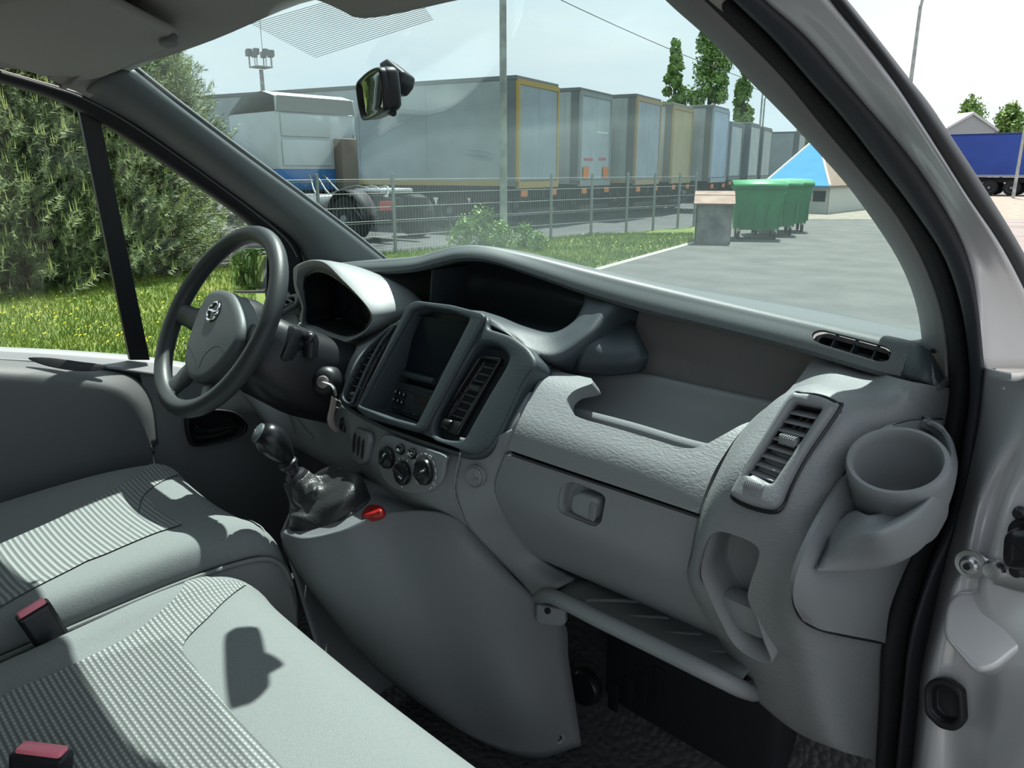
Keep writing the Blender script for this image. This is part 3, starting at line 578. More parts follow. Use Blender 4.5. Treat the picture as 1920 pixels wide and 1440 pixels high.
for (ua, va), (ub, vb) in (((720, 631), (728, 636)), ((709, 641), (721, 644)), ((698, 651), (712, 655)), ((689, 660), (704, 667)), ((682, 665), (698, 670)), ((676, 679), (692, 685)), ((668, 691), (684, 697)), ((662, 703), (679, 709)), ((656, 719), (673, 725))):
    a = FS_.px(ua, va); c = FS_.px(ub, vb); d = c-a; mdl = (a+c)/2
    f2 = Fr(FS_.w(mdl.x, mdl.y, -0.004), FS_.x*d.x+FS_.y*d.y, FS_.x*-d.y+FS_.y*d.x); box('slat', (d.length*1.2, 0.0028, 0.016), f2.w(0, 0, -0.006), SLATM, vl, frot(f2) @ Matrix.Rotation(0.26, 4, 'X'), 0.0007)
p = FS_.px(660, 742); lathe('thumbwheel', [(0, 0.006), (0.007, 0.006), (0.008, 0.005), (0.008, -0.005), (0, -0.005)], FS_.w(p.x, p.y, -0.004), FS_.x, GLOSS, vl, 20)

# ---- lower centre fascia with heater controls
patch('heater_fascia', [wy((640, 760, 0.75), (730, 805, 0.745), (800, 832, 0.745), (868, 850, 0.745)),
                        wy((648, 800, 0.745), (722, 840, 0.735), (794, 865, 0.732), (861, 882, 0.735)),
                        wy((660, 850, 0.745), (722, 885, 0.728), (792, 910, 0.724), (853, 918, 0.729)),
                        wy((686, 893, 0.755), (740, 928, 0.735), (800, 948, 0.730), (862, 955, 0.735)),
                        wy((735, 938, 0.785), (775, 958, 0.765), (822, 972, 0.752), (880, 988, 0.752))], LIGHT, da, 6, 6, 0.004)
patch('fascia_column', [wy((862, 820, 0.745), (905, 830, 0.75), (958, 805, 0.765)), wy((860, 870, 0.736), (905, 875, 0.745), (948, 852, 0.758)),
                        wy((852, 917, 0.729), (890, 922, 0.742), (930, 906, 0.756)), wy((866, 965, 0.738), (902, 963, 0.752), (938, 945, 0.764)),
                        wy((892, 1005, 0.757), (935, 1000, 0.777), (975, 1002, 0.80)), wy((955, 1072, 0.80), (985, 1058, 0.81), (1012, 1046, 0.825)), wy((1005, 1132, 0.83), (1035, 1106, 0.80), (1080, 1085, 0.835))], LIGHT, da, 6, 6, 0.004)
tube('fascia_seam', cr(wy((863, 850, 0.733), (852, 917, 0.726), (868, 972, 0.738)), 8), 0.0014, LIGHT, da, 8)
FHV = Fr(W(775, 880, Y=0.724), (1, -0.02, 0), (0, 0.13, 1))
hv = plate('heater_panel', FHV, smooth2(FHV.pxs((722, 816), (714, 855), (716, 888), (735, 912), (770, 924), (805, 922), (828, 902), (835, 868), (834, 853), (780, 834)), 6), LIGHT, da, (), 0.008, 0.002, 0.0025)
for (u, v, rr, bar) in ((732, 857, 0.0195, 0.9), (761, 886, 0.0205, -0.3), (801, 883, 0.0225, 0.5)):
    p = FHV.px(u, v); kn = lathe('knob', [(0, 0.009), (rr*0.75, 0.009), (rr*0.93, 0.007), (rr, 0.003), (rr, 0), (0, 0)], FHV.w(p.x, p.y, 0.005), FHV.n, GLOSS, hv, 32)
    f2 = Fr(FHV.w(p.x, p.y, 0.0135), FHV.x*math.cos(bar)+FHV.y*math.sin(bar), FHV.x*-math.sin(bar)+FHV.y*math.cos(bar))
    box('grip', (rr*1.5, 0.008, 0.008), f2.w(0, 0, 0.001), GLOSS, hv, frot(f2), 0.003); box('pointer', (rr*0.4, 0.002, 0.001), f2.w(rr*0.5, 0, 0.0052), WHITE, hv, frot(f2))
for (u, v, s_) in ((757, 842, 'car'), (779, 850, 'AC')):
    p = FHV.px(u, v); kn = lathe('push_button', [(0, 0.007), (0.007, 0.0065), (0.009, 0.004), (0.0095, 0), (0, 0)], FHV.w(p.x, p.y, 0.005), FHV.n, GLOSS, hv, 24)
    if s_ == 'AC': text('legend', 'AC', FHV, p.x, p.y, 0.0095, WHITE, hv, 0.0122)
    else: plate('legend', FHV, [V((p.x+a*0.0042, p.y+c*0.0042)) for a, c in ((-1, -0.4), (-1, 0.15), (-0.5, 0.3), (-0.25, 0.65), (0.45, 0.65), (0.75, 0.25), (1, 0.1), (1, -0.4))], WHITE, hv, (), 0.0006, 0.0001, 0.0125)
pk = FHV.px(801, 883)
for k in range(13):
    a = math.radians(-50+k*23.5) if k < 14 else 0
    f2 = Fr(FHV.w(pk.x+math.cos(a)*0.029, pk.y+math.sin(a)*0.029, 0.0052), FHV.x*-math.sin(a)+FHV.y*math.cos(a), FHV.x*-math.cos(a)+FHV.y*-math.sin(a))
    if k % 4 == 1: tube('symbol', [f2.w(0.003*math.cos(t), 0.003*math.sin(t), 0.0003) for t in [i*math.pi/5 for i in range(10)]], 0.0005, WHITE, hv, 4, True)
    else: box('tick', (0.0075, 0.0012, 0.0005), f2.w(0, 0, 0), WHITE, hv, frot(f2))
pk = FHV.px(761, 886)
for k in range(8):
    a = math.radians(70+k*28); f2 = Fr(FHV.w(pk.x+math.cos(a)*0.025, pk.y+math.sin(a)*0.025, 0.0052), FHV.x*-math.sin(a)+FHV.y*math.cos(a), FHV.x*-math.cos(a)+FHV.y*-math.sin(a))
    box('tick', (0.0022, 0.0022, 0.0005), f2.w(0, 0, 0), WHITE, hv, frot(f2))
# blanking switches
FB = Fr(W(680, 840, Y=0.738), (1, -0.25, 0), (0, 0.1, 1))
bl = plate('switch_blank', FB, rnd(FB.pxs((673, 800), (695, 811), (698, 825), (689, 866), (680, 872), (666, 860), (668, 830)), 0.006), LIGHT, da, (), 0.010, 0.002, 0.006)
for u, v in ((671, 830), (679, 836), (687, 842)):
    plate('slot', FB, smooth2(FB.pxs((u+1, v-19), (u+3, v-12), (u+1, v+8), (u-2, v+18), (u-3.5, v+10), (u-2, v-10))), BLACK, bl, (), 0.003, 0.0008, 0.0075)
# round socket cover
FC = Fr(W(892, 893, Y=0.738), (1, 0.2, 0), (0, 0.12, 1))
sk = lathe('socket_cover', [(0, 0.006), (0.0125, 0.0055), (0.0145, 0.003), (0.0145, 0.0015), (0.0165, 0.003), (0.0175, 0.0015), (0.0175, -0.006), (0, -0.006)], FC.w(0, 0, 0.002), FC.n, LIGHT, da, 40)
tube('relief_hook', [FC.w(0.0085*math.cos(a)*(1-0.25*i/9), 0.0085*math.sin(a)*(1-0.25*i/9), 0.0082) for i, a in enumerate([math.radians(100-28*j) for j in range(10)])], [0.001, 0.0018, 0.0024, 0.0028, 0.003, 0.003, 0.0028, 0.0022, 0.0016, 0.001], LIGHT, sk, 8)

# ---- glove box: upper lid with open tray, lower lid with latch
lid = patch('upper_lid', [wyc(0.75, (952, 843), (1070, 883), (1190, 923), (1309, 963)), wyc(0.765, (968, 800), (1090, 838), (1208, 874), (1325, 916)),
                          wyc(0.79, (986, 762), (1100, 796), (1225, 832), (1348, 868)), wyc(0.835, (1012, 712), (1135, 742), (1260, 772), (1392, 806)),
                          wyc(0.88, (1035, 694), (1160, 720), (1290, 748), (1430, 775))], GRAIN, da, 8, 6, 0.022)
FU = Fr(W(1200, 800, Y=0.80), (1, 0, 0), (0, 0.9, 1))
cut(lid, FU, smooth2(FU.pxs((1095, 660), (1092, 700), (1066, 728), (1058, 752), (1078, 778), (1150, 800), (1230, 824), (1282, 838), (1315, 832), (1355, 806), (1398, 772), (1442, 757), (1520, 740), (1500, 640), (1300, 600)), 6), -0.15, 0.15)
tray = patch('glove_tray', [wyc(0.86, (990, 745), (1060, 760), (1180, 790), (1300, 825), (1420, 850), (1470, 850)),
                     [V((x, 0.84, 1.19)) for x in (0.13, 0.19, 0.30, 0.42, 0.53, 0.58)],
                     [V((x, 0.885, 1.19)) for x in (0.13, 0.19, 0.30, 0.42, 0.53, 0.58)],
                     [V((x, 0.935, 1.225)) for x in (0.12, 0.18, 0.30, 0.42, 0.54, 0.59)],
                     wyc(0.96, (1004, 716), (1070, 722), (1180, 738), (1310, 762), (1450, 782), (1530, 790)),
                     wyc(0.97, (1010, 700), (1065, 690), (1180, 699), (1310, 726), (1450, 756), (1530, 768)),
                     wyc(0.99, (1000, 705), (1065, 691), (1185, 698), (1315, 722), (1455, 751), (1540, 765))], LIGHT, da, 6, 6, 0.004)
patch('lid_side_trim', [wy((945, 848, 0.755), (962, 800, 0.77), (985, 752, 0.80), (1005, 715, 0.84), (1030, 695, 0.88), (1065, 686, 0.94), (1120, 688, 0.97)),
                        wy((935, 842, 0.765), (950, 795, 0.78), (972, 748, 0.81), (992, 712, 0.85), (1018, 690, 0.89), (1060, 681, 0.95), (1120, 683, 0.985))], LIGHT, da, 5, 3, 0.012)
patch('shelf_back', [wyc(1.02, (1150, 560), (1200, 575), (1330, 605), (1440, 635), (1560, 665)), wyc(1.02, (1150, 640), (1205, 650), (1330, 680), (1440, 700), (1540, 720)), wyc(1.0, (1150, 700), (1205, 712), (1330, 735), (1440, 760), (1540, 785))], mat('shelf_taupe_plastic', (0.17, 0.165, 0.165), 0.6, 0.15, 420), da, 5, 5, 0.004)
low = patch('lower_lid', [wy((948, 852, 0.752), (1068, 892, 0.752), (1188, 932, 0.752), (1307, 972, 0.752)),
                          wy((930, 902, 0.752), (1050, 944, 0.748), (1175, 988, 0.748), (1296, 1030, 0.75)),
                          wy((934, 936, 0.758), (1052, 986, 0.752), (1170, 1036, 0.752), (1288, 1082, 0.755)),
                          wy((960, 986, 0.778), (1072, 1034, 0.775), (1195, 1086, 0.775), (1310, 1130, 0.775)),
                          wy((1002, 1042, 0.81), (1110, 1090, 0.81), (1230, 1143, 0.81), (1346, 1194, 0.81)),
                          wy((1010, 1040, 0.85), (1115, 1082, 0.85), (1235, 1130, 0.85), (1350, 1180, 0.85))], LIGHT, da, 6, 5, 0.010)
FL = Fr(W(1095, 945, Y=0.750), (1, 0, 0), (0, 0.02, 1))
lo_ = rnd(FL.pxs((1058, 905), (1075, 903), (1128, 925), (1136, 935), (1130, 978), (1118, 988), (1052, 962), (1046, 950), (1050, 918)), 0.009)
cut(low, FL, lo_, -0.05, 0.05)
liner('latch_recess', FL, lo_, 0.016, LIGHT, low, 0.86, -0.002)
hb = rnd(FL.pxs((1074, 928), (1088, 923), (1118, 934), (1122, 942), (1118, 972), (1108, 976), (1078, 962), (1072, 952)), 0.008)
plate('latch', FL, hb, LIGHT, low, (), 0.026, 0.007, 0.006, 3)
q = FL.px(1117, 957); plate('latch_button', FL, smooth2([V((q.x+a*0.006, q.y+c*0.012)) for a, c in ((-1, -0.5), (-0.6, 1), (0.6, 1), (1, 0.5), (0.6, -1), (-0.6, -1))]), SEATS, low, (), 0.004, 0.0015, 0.008)
box('lid_gap', (0.34, 0.004, 0.009), (0.405, 0.772, 1.2), BLACK, da)
# ---- lower shelf
lip0 = wy((1008, 1118, 0.835), (1040, 1120, 0.775), (1120, 1160, 0.755), (1230, 1213, 0.752), (1330, 1262, 0.755), (1385, 1289, 0.785), (1412, 1299, 0.86))
tube('shelf_lip', cr(lip0, 6), 0.0115, LIGHT, da, 14)
lipS = lip0[1:-1]; shf = patch('shelf_floor', [[p+V((0, 0.0, 0.004)) for p in lipS], [V((p.x, 0.83, 0.988)) for p in lipS], [V((p.x+0.01, 0.93, 0.975)) for p in lipS], [V((p.x+0.01, 0.96, 1.02)) for p in lipS]], DOORG, da, 5, 5, 0.006)
for u, v in ((1098, 1127), (1152, 1158), (1214, 1189), (1282, 1225)):
    a = W(u, v, Z=0.992); c = W(u+100, v+1, Z=0.986); tube('shelf_rib', [a, a.lerp(c, 0.5)+V((0, 0, 0.001)), c], 0.0035, DOORG, shf, 8)
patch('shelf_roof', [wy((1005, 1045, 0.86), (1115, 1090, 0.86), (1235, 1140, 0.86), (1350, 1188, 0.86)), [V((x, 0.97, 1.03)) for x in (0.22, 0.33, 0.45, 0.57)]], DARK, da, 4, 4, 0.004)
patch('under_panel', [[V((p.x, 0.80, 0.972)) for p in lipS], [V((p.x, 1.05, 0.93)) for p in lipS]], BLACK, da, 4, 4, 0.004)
# ---- right end: vent pod, side pocket, end cover, cup holder
end = patch('end_panel', [wy((1528, 668, 0.985), (1575, 680, 0.985), (1640, 697, 0.985))+wx((1710, 716, 0.728), (1782, 728, 0.743)),
    wy((1480, 730, 0.925), (1545, 715, 0.915), (1625, 728, 0.915))+wx((1700, 750, 0.728), (1780, 775, 0.745)),
    wy((1418, 779, 0.848), (1488, 732, 0.832), (1590, 752, 0.828))+wx((1680, 800, 0.730), (1764, 850, 0.744)),
    wy((1378, 826, 0.802), (1424, 812, 0.776), (1560, 820, 0.775))+wx((1650, 865, 0.724), (1748, 930, 0.744)),
    wy((1340, 898, 0.766), (1374, 888, 0.737), (1500, 905, 0.738))+wx((1600, 950, 0.722), (1722, 1000, 0.744)),
    wy((1313, 964, 0.752), (1338, 965, 0.723), (1460, 985, 0.722))+wx((1570, 1020, 0.722), (1695, 1060, 0.742)),
    wy((1298, 1040, 0.748), (1316, 1045, 0.722), (1436, 1060, 0.722))+wx((1530, 1090, 0.720), (1668, 1130, 0.740)),
    wy((1290, 1090, 0.757), (1308, 1095, 0.732), (1432, 1120, 0.730))+wx((1510, 1140, 0.712), (1658, 1200, 0.738)),
    wy((1318, 1150, 0.778), (1338, 1150, 0.756), (1440, 1180, 0.752))+wx((1520, 1200, 0.710), (1654, 1270, 0.736)),
    wy((1352, 1205, 0.81), (1372, 1205, 0.79), (1465, 1250, 0.785))+wx((1545, 1280, 0.712), (1650, 1345, 0.735)),
    wy((1402, 1292, 0.865), (1425, 1318, 0.862), (1490, 1368, 0.865))+wx((1570, 1402, 0.716), (1645, 1424, 0.734)),
    wy((1420, 1290, 0.90), (1440, 1310, 0.90), (1500, 1352, 0.90))+wx((1575, 1385, 0.705), (1645, 1405, 0.725))], GRAIN, da, 6, 5, 0.006)
FPK = Fr(W(1375, 1110, Y=0.735), (1, 0.0, 0), (0, -0.2, 1))
po = smooth2(FPK.pxs((1330, 1008), (1350, 996), (1390, 1006), (1420, 1024), (1424, 1046), (1412, 1085), (1404, 1120), (1414, 1160), (1428, 1205), (1441, 1244), (1410, 1238), (1374, 1212), (1345, 1160), (1322, 1110), (1312, 1080), (1318, 1045)), 4)
cut(end, FPK, po, -0.08, 0.08)
pkf = liner('side_pocket', FPK, po, 0.055, LIGHT, da, 0.94, -0.004)
q = FPK.px(1392, 1150, -0.03); fbox('pocket_step', FPK, q.x, q.y, -0.035, (0.07, 0.045, 0.03), LIGHT, da, 0.01)
FV = Fr((0.65, 0.715, 1.262), (1, 0, 0), (0, 0.62, 1))
FV.o += FV.n*0.012
vo_ = smooth2(FV.pxs((1478, 742), (1500, 737), (1535, 742), (1562, 754), (1566, 764), (1508, 850), (1476, 910), (1462, 942), (1444, 953), (1405, 945), (1374, 930), (1372, 916), (1398, 872), (1432, 815)), 5)
op = FV.pxs((1488, 754), (1543, 765), (1448, 908), (1399, 889))
ve = vent(da, FV, op, -0.001, 8, LIGHT, LIGHT, knob=3, t=0.0018)
plate('vent_frame', FV, vo_, LIGHT, ve, (rnd(op, 0.004),), 0.024, 0.005, 0.003, 3)
q = FV.px(1414, 913); tw = lathe('thumbwheel', [(0, 0.010), (0.0105, 0.010), (0.0115, 0.008), (0.0115, -0.008), (0, -0.010)], FV.w(q.x, q.y, -0.005), FV.x-FV.y*0.25, LIGHT, ve, 24)
for k in range(9):
    q = FV.px(1400+k*3.6, 908+k*1.2); fbox('wheel_rib', FV, q.x, q.y, 0.0058, (0.0013, 0.008, 0.003), LIGHT, ve, 0.0004)
tube('vent_gap', [FV.w(p.x*1.0, p.y*1.0, -0.009) for p in [FV.px(1465, 845)+(a-FV.px(1465, 845))*1.03 for a in vo_]], 0.0025, BLACK, da, 6, True)
# end cover
cov = patch('end_cover', [wx((1594, 874, 0.718), (1627, 835, 0.727), (1662, 806, 0.735), (1700, 792, 0.741), (1735, 788, 0.746), (1766, 788, 0.750)),
    wx((1575, 905, 0.718), (1615, 890, 0.727), (1660, 870, 0.737), (1700, 860, 0.744), (1735, 855, 0.748), (1768, 850, 0.751)),
    wx((1555, 942, 0.721), (1595, 945, 0.729), (1640, 945, 0.737), (1690, 945, 0.744), (1722, 945, 0.748), (1750, 935, 0.751)),
    wx((1530, 990, 0.724), (1575, 1000, 0.731), (1620, 1005, 0.738), (1660, 1010, 0.744), (1695, 1010, 0.748), (1728, 1005, 0.750)),
    wx((1505, 1045, 0.724), (1550, 1060, 0.732), (1595, 1068, 0.738), (1635, 1070, 0.743), (1668, 1070, 0.747), (1698, 1065, 0.749)),
    wx((1490, 1090, 0.722), (1530, 1105, 0.731), (1575, 1115, 0.738), (1615, 1120, 0.742), (1645, 1125, 0.745), (1672, 1130, 0.747)),
    wx((1489, 1132, 0.718), (1525, 1145, 0.728), (1570, 1155, 0.735), (1610, 1160, 0.740), (1640, 1165, 0.743), (1664, 1168, 0.745)),
    wx((1506, 1164, 0.717), (1538, 1180, 0.727), (1575, 1188, 0.734), (1610, 1195, 0.738), (1637, 1200, 0.741), (1660, 1206, 0.743))], LIGHT, da, 5, 5, 0.006)
ga = [(1594, 874, 0.716), (1627, 835, 0.725), (1662, 806, 0.733), (1700, 791, 0.739), (1766, 786, 0.747)][::-1]+[(1575, 905, 0.716), (1555, 942, 0.719), (1530, 990, 0.722), (1505, 1045, 0.722), (1490, 1090, 0.720), (1489, 1132, 0.716), (1506, 1164, 0.715), (1538, 1181, 0.725), (1575, 1190, 0.732), (1660, 1207, 0.741)]
tube('cover_gap', cr(wx(*ga), 5), 0.0016, BLACK, da, 6)
cp = empty('cup_holder', W(1680, 960, X=0.745)); setp(cp, da)
cc = W(1681, 862, X=0.766); tocam = (CAM-cc); th = V((tocam.x, tocam.y, 0)).normalized()
ax = (V((0, 0, 1))*math.cos(0.42)+th*math.sin(0.42)-RT*0.16).normalized()
ca_, cb_ = axes(ax); FCU = Fr(cc, ca_, ax.cross(ca_))
circ_ = [V((0.0445*math.cos(a), 0.0445*math.sin(a))) for a in [2*math.pi*k/48 for k in range(48)]]
cut(cov, FCU, circ_, -0.12, 0.02); cut(end, FCU, circ_, -0.12, 0.005)
lathe('cup', [(0.0, -0.080), (0.031, -0.080), (0.0355, -0.073), (0.0390, -0.01), (0.0398, -0.002), (0.0415, 0.0012), (0.0450, 0.0012), (0.0468, -0.002), (0.0468, -0.012), (0.0435, -0.07), (0.037, -0.092), (0.0, -0.092)], cc, ax, LIGHT, cp, 56)
li = wx((1552, 1012, 0.730), (1600, 975, 0.737), (1633, 984, 0.752), (1667, 976, 0.760), (1700, 956, 0.766), (1733, 928, 0.768), (1762, 884, 0.768), (1768, 853, 0.762), (1752, 815, 0.752), (1720, 800, 0.742))
lo2 = wx((1545, 1035, 0.733), (1600, 1010, 0.755), (1650, 1002, 0.772), (1700, 978, 0.785), (1733, 951, 0.790), (1763, 913, 0.791), (1781, 874, 0.787), (1784, 842, 0.779), (1768, 806, 0.765), (1735, 788, 0.750))
hu = wx((1530, 1070, 0.732), (1600, 1073, 0.750), (1667, 1061, 0.766), (1717, 1036, 0.778), (1750, 999, 0.785), (1775, 949, 0.788), (1789, 898, 0.785), (1791, 857, 0.778), (1778, 812, 0.765), (1742, 786, 0.750))
un = [p+V((-0.03, 0.05, -0.004)) for p in hu]
li, lo2, hu, un = [[p+(CAM-p)*(0.075*min(1, i/2)*min(1, (9-i)/3)) for i, p in enumerate(q)] for q in (li, lo2, hu, un)]
lm = [a.lerp(b, 0.55)+V((0.001, -0.002, 0.004))*min(1, i/3) for i, (a, b) in enumerate(zip(li, lo2))]; hm = [a.lerp(b, 0.5)+V((0.005, -0.005, -0.002))*min(1, i/3) for i, (a, b) in enumerate(zip(lo2, hu))]
patch('holder_body', [[p+V((-0.01, 0.02, 0.0)) for p in li], li, lm, lo2, hm, hu, un], LIGHT, cp, 5, 5, 0.003)

# ---- instrument binnacle and driver-side fascia
oo = [(556, 512), (563, 495), (588, 487), (616, 493), (648, 522), (674, 548), (697, 575), (706, 594), (700, 611), (682, 628), (650, 640), (615, 633), (590, 620), (568, 608), (569, 575), (560, 545)]
ii = [(576, 528), (584, 518), (598, 512), (620, 517), (652, 538), (672, 555), (688, 572), (697, 592), (692, 607), (678, 621), (652, 628), (620, 618), (598, 609), (578, 603), (577, 580), (574, 550)]
O_ = wyc(0.885, *oo); I_ = wyc(0.905, *ii); cI = sum(I_, V())/len(I_)
I2 = [cI+(p-cI)*0.96+V((0, 0.07, 0)) for p in I_]
Om = [a.lerp(b, 0.4)+V((0, -0.006, 0)) for a, b in zip(O_, I_)]
Bk = []
for p, (u, v) in zip(O_, oo):
    top = max(0.0, min(1.0, (620-v)/100)); lr = max(0.0, min(1.0, (u-565)/90)); Bk.append(p+V((-0.04+0.087*lr*(0.4+0.6*top), 0.015+0.085*lr, -0.012*top)))
Bk2 = [p+V((0.005 if u > 600 else -0.02, 0.05, -0.035 if v < 600 else 0.0)) for p, (u, v) in zip(Bk, oo)]
bn = patch('instrument_hood', [Bk2, Bk, O_, Om, [a.lerp(b, 0.8) for a, b in zip(O_, I_)]], LIGHT, da, 5, 4, 0.003, closed=True)
patch('instrument_shroud', [[a.lerp(b, 0.7)+V((0, -0.001, 0)) for a, b in zip(O_, I_)], I_, I2], BLACK, da, 5, 4, 0.002, closed=True)
bk_ = bmesh.new(); bk_.faces.new([bk_.verts.new(p+V((0, -0.003, 0))) for p in I2]); mk('gauge_face', bk_, SCREEN, da, False)
FG = Fr(cI+V((0, 0.064, 0)), (1, 0, 0), (0, 0, 1))
for dx, rr in ((-0.075, 0.034), (0.035, 0.040)):
    lathe('gauge_ring', [(rr, 0.002), (rr, 0.006), (rr+0.003, 0.006), (rr+0.003, 0.002)], FG.w(dx, -0.004-0.1*dx, 0), FG.n, BLACK, da, 40)
patch('driver_fascia', [wx((515, 560, -0.735), (540, 548, -0.68))+wy((575, 618, 0.93), (640, 643, 0.93), (705, 618, 0.935), (735, 604, 0.935)),
                        wx((500, 600, -0.735), (530, 600, -0.68))+wy((590, 634, 0.90), (648, 652, 0.89), (702, 636, 0.885), (730, 622, 0.885)),
                        wx((470, 660, -0.735), (520, 680, -0.66))+wy((590, 690, 0.85), (640, 690, 0.84), (680, 670, 0.825), (712, 645, 0.84)),
                        wx((445, 700, -0.735), (515, 740, -0.62))+wy((570, 760, 0.83), (620, 770, 0.81), (655, 750, 0.785), (690, 700, 0.78)),
                        wx((448, 730, -0.735), (510, 790, -0.60))+wy((565, 825, 0.84), (620, 850, 0.81), (660, 840, 0.775), (690, 790, 0.765)),
                        wx((470, 760, -0.735), (520, 820, -0.60))+wy((570, 850, 0.87), (630, 880, 0.84), (672, 890, 0.79), (700, 860, 0.77))], LIGHT, da, 6, 6, 0.004)
pn = Fr(W(520, 770, X=-0.6), (1, -0.25, 0), (0, 0.35, 1))
for pa in ([(508, 752), (532, 765), (546, 790), (556, 822)], [(540, 748), (548, 772), (566, 800), (588, 822)], [(472, 715), (480, 735), (490, 760)]):
    tube('panel_seam', cr([W(u, v, Y=0.825) if u > 500 else W(u, v, X=-0.70) for u, v in pa], 5), 0.002, DOORG, da, 6)
# left dash-end vent behind the wheel
FE = Fr(W(540, 575, X=-0.655), (1, 0.35, 0), (0, 0.55, 1))
eo = smooth2(FE.pxs((513, 583), (523, 568), (545, 555), (558, 552), (562, 560), (556, 572), (530, 588), (518, 594)))
plate('vent_frame', FE, eo, LIGHT, da, ([FE.px(536, 573)+(p-FE.px(536, 573))*0.72 for p in eo],), 0.014, 0.003, 0.006)
liner('vent_duct', FE, [FE.px(536, 573)+(p-FE.px(536, 573))*0.74 for p in eo], 0.02, BLACK, da, 0.95, 0.0)
for u, v in ((524, 577), (534, 571), (545, 565)):
    a = FE.px(u-6, v-4); c = FE.px(u+6, v+3); tube('slat', [FE.w(a.x, a.y, 0.003), FE.w(c.x, c.y, 0.003)], 0.003, LIGHT, da, 6)
patch('fascia_end_block', [wx((508, 590, -0.70), (530, 580, -0.67), (548, 566, -0.65), (562, 572, -0.64)), wx((525, 606, -0.69), (540, 600, -0.665), (552, 592, -0.65), (563, 592, -0.64)), wx((540, 622, -0.68), (550, 618, -0.66), (558, 610, -0.65), (564, 608, -0.64))], LIGHT, da, 5, 5, 0.004)

# ================================================================== STEERING WHEEL
TW = math.radians(31.4); Cw = V((-0.418, 0.626, 1.327))
FWh = Fr(Cw, (1, 0, 0), (0, math.sin(TW), math.cos(TW)))
swl = empty('steering_wheel', Cw, 'charcoal steering wheel with grey hub and round chrome badge', 'steering wheel')
rim = [FWh.w(0.180*math.cos(a), 0.180*math.sin(a)) for a in [2*math.pi*k/72 for k in range(72)]]
tube('rim', rim, 0.0172, WHEELM, swl, 20, True, up=FWh.n)
hubp = FWh.pxs(*[(u, v, 0.012) for u, v in ((403, 541), (430, 546), (446, 575), (452, 612), (440, 650), (408, 690), (378, 713), (355, 711), (344, 688), (346, 655), (356, 620), (371, 580), (386, 553))])
hub = plate('hub', FWh, smooth2(hubp, 6), HUBM, swl, (), 0.055, 0.014, 0.014, 4)
lathe('boss', [(0, 0.0), (0.06, 0.0), (0.065, -0.02), (0.06, -0.07), (0, -0.07)], FWh.w(0, 0, -0.03), FWh.n, BLACK, swl, 32)
hc = sum(hubp, V((0, 0)))/len(hubp)
for a, wd in ((178, 0.030), (2, 0.030), (243, 0.034), (296, 0.026)):
    t = math.radians(a); d2 = V((math.cos(t), math.sin(t)))
    pth = [FWh.w(*(hc*0.5+d2*r_), z_) for r_, z_ in ((0.05, -0.012), (0.09, -0.014), (0.135, -0.008), (0.178-hc.length*0.2, 0.0))]
    tube('spoke', cr(pth, 4), [wd*0.9]*4+[wd*0.8]*4+[wd*0.72]*5, WHEELM, swl, 14, flat=0.36, up=FWh.n)
for pts in (((344, 640), (352, 648), (362, 665), (368, 690), (369, 707)), ((372, 690), (382, 668), (398, 652), (412, 650), (420, 660))):
    tube('hub_seam', cr([FWh.w(*FWh.px(u, v, 0.0145), 0.0137) for u, v in pts], 5), 0.0009, FLOCK, hub, 6)
eb = FWh.px(401, 584, 0.014)
lathe('badge_recess', [(0, 0.0008), (0.0235, 0.0008), (0.025, 0.0), (0.0, -0.004)], FWh.w(eb.x, eb.y, 0.0138), FWh.n, GLOSS, hub, 40)
tube('badge_ring', [FWh.w(eb.x+0.0185*math.cos(a), eb.y+0.0185*math.sin(a), 0.0155) for a in [2*math.pi*k/40 for k in range(40)]], 0.0026, CHROME, hub, 8, True)
plate('badge_bolt', FWh, [V((eb.x+a*0.0185, eb.y+c*0.0185)) for a, c in ((-1.15, -0.12), (0.25, 0.10), (0.05, -0.16), (1.15, 0.12), (1.15, 0.24), (-0.25, -0.02), (-0.05, 0.24), (-1.15, -0.02))], CHROME, hub, (), 0.003, 0.0006, 0.0175)
# column cowl, stalks, ignition
co = empty('steering_column', W(590, 700, X=-0.4), 'black steering column cowl with wiper stalk and ignition lock', 'steering column')
rings = []
axd = -FWh.n
for t, wx_, wy_, dx, dy in ((0.045, 0.055, 0.05, 0.0, -0.01), (0.07, 0.075, 0.07, 0.005, -0.02), (0.12, 0.088, 0.082, 0.01, -0.03), (0.20, 0.10, 0.09, 0.012, -0.03), (0.28, 0.105, 0.09, 0.012, -0.02)):
    rings.append([Cw+axd*t+FWh.x*(dx+wx_*math.copysign(abs(math.cos(a))**0.6, math.cos(a)))+FWh.y*(dy+wy_*math.copysign(abs(math.sin(a))**0.6, math.sin(a))) for a in [2*math.pi*k/32 for k in range(32)]])
b = gridmesh(rings, True, face=False); b.faces.new([v for v in b.verts][:32]); bmesh.ops.recalc_face_normals(b, faces=b.faces)
mk('cowl', b, BLACK, co)
a0 = Cw+axd*0.10+FWh.x*0.06+FWh.y*-0.015
tube('wiper_stalk', cr([a0, W(565, 640, X=-0.33), W(580, 634, X=-0.315), W(583, 648, X=-0.31), W(582, 668, X=-0.31)], 4), [0.014]*4+[0.015]*4+[0.0155]*4+[0.014]*5, BLACK, co, 14)
lathe('stalk_tip', [(0, 0.012), (0.008, 0.010), (0.0125, 0.004), (0.0135, -0.004), (0.012, -0.012), (0, -0.012)], W(581, 634, X=-0.308), (0.4, -0.3, 1), GLOSS, co, 20)
box('stalk_block', (0.05, 0.055, 0.075), W(548, 650, X=-0.345), BLACK, co, Matrix.Rotation(-TW, 4, 'X'), 0.012)
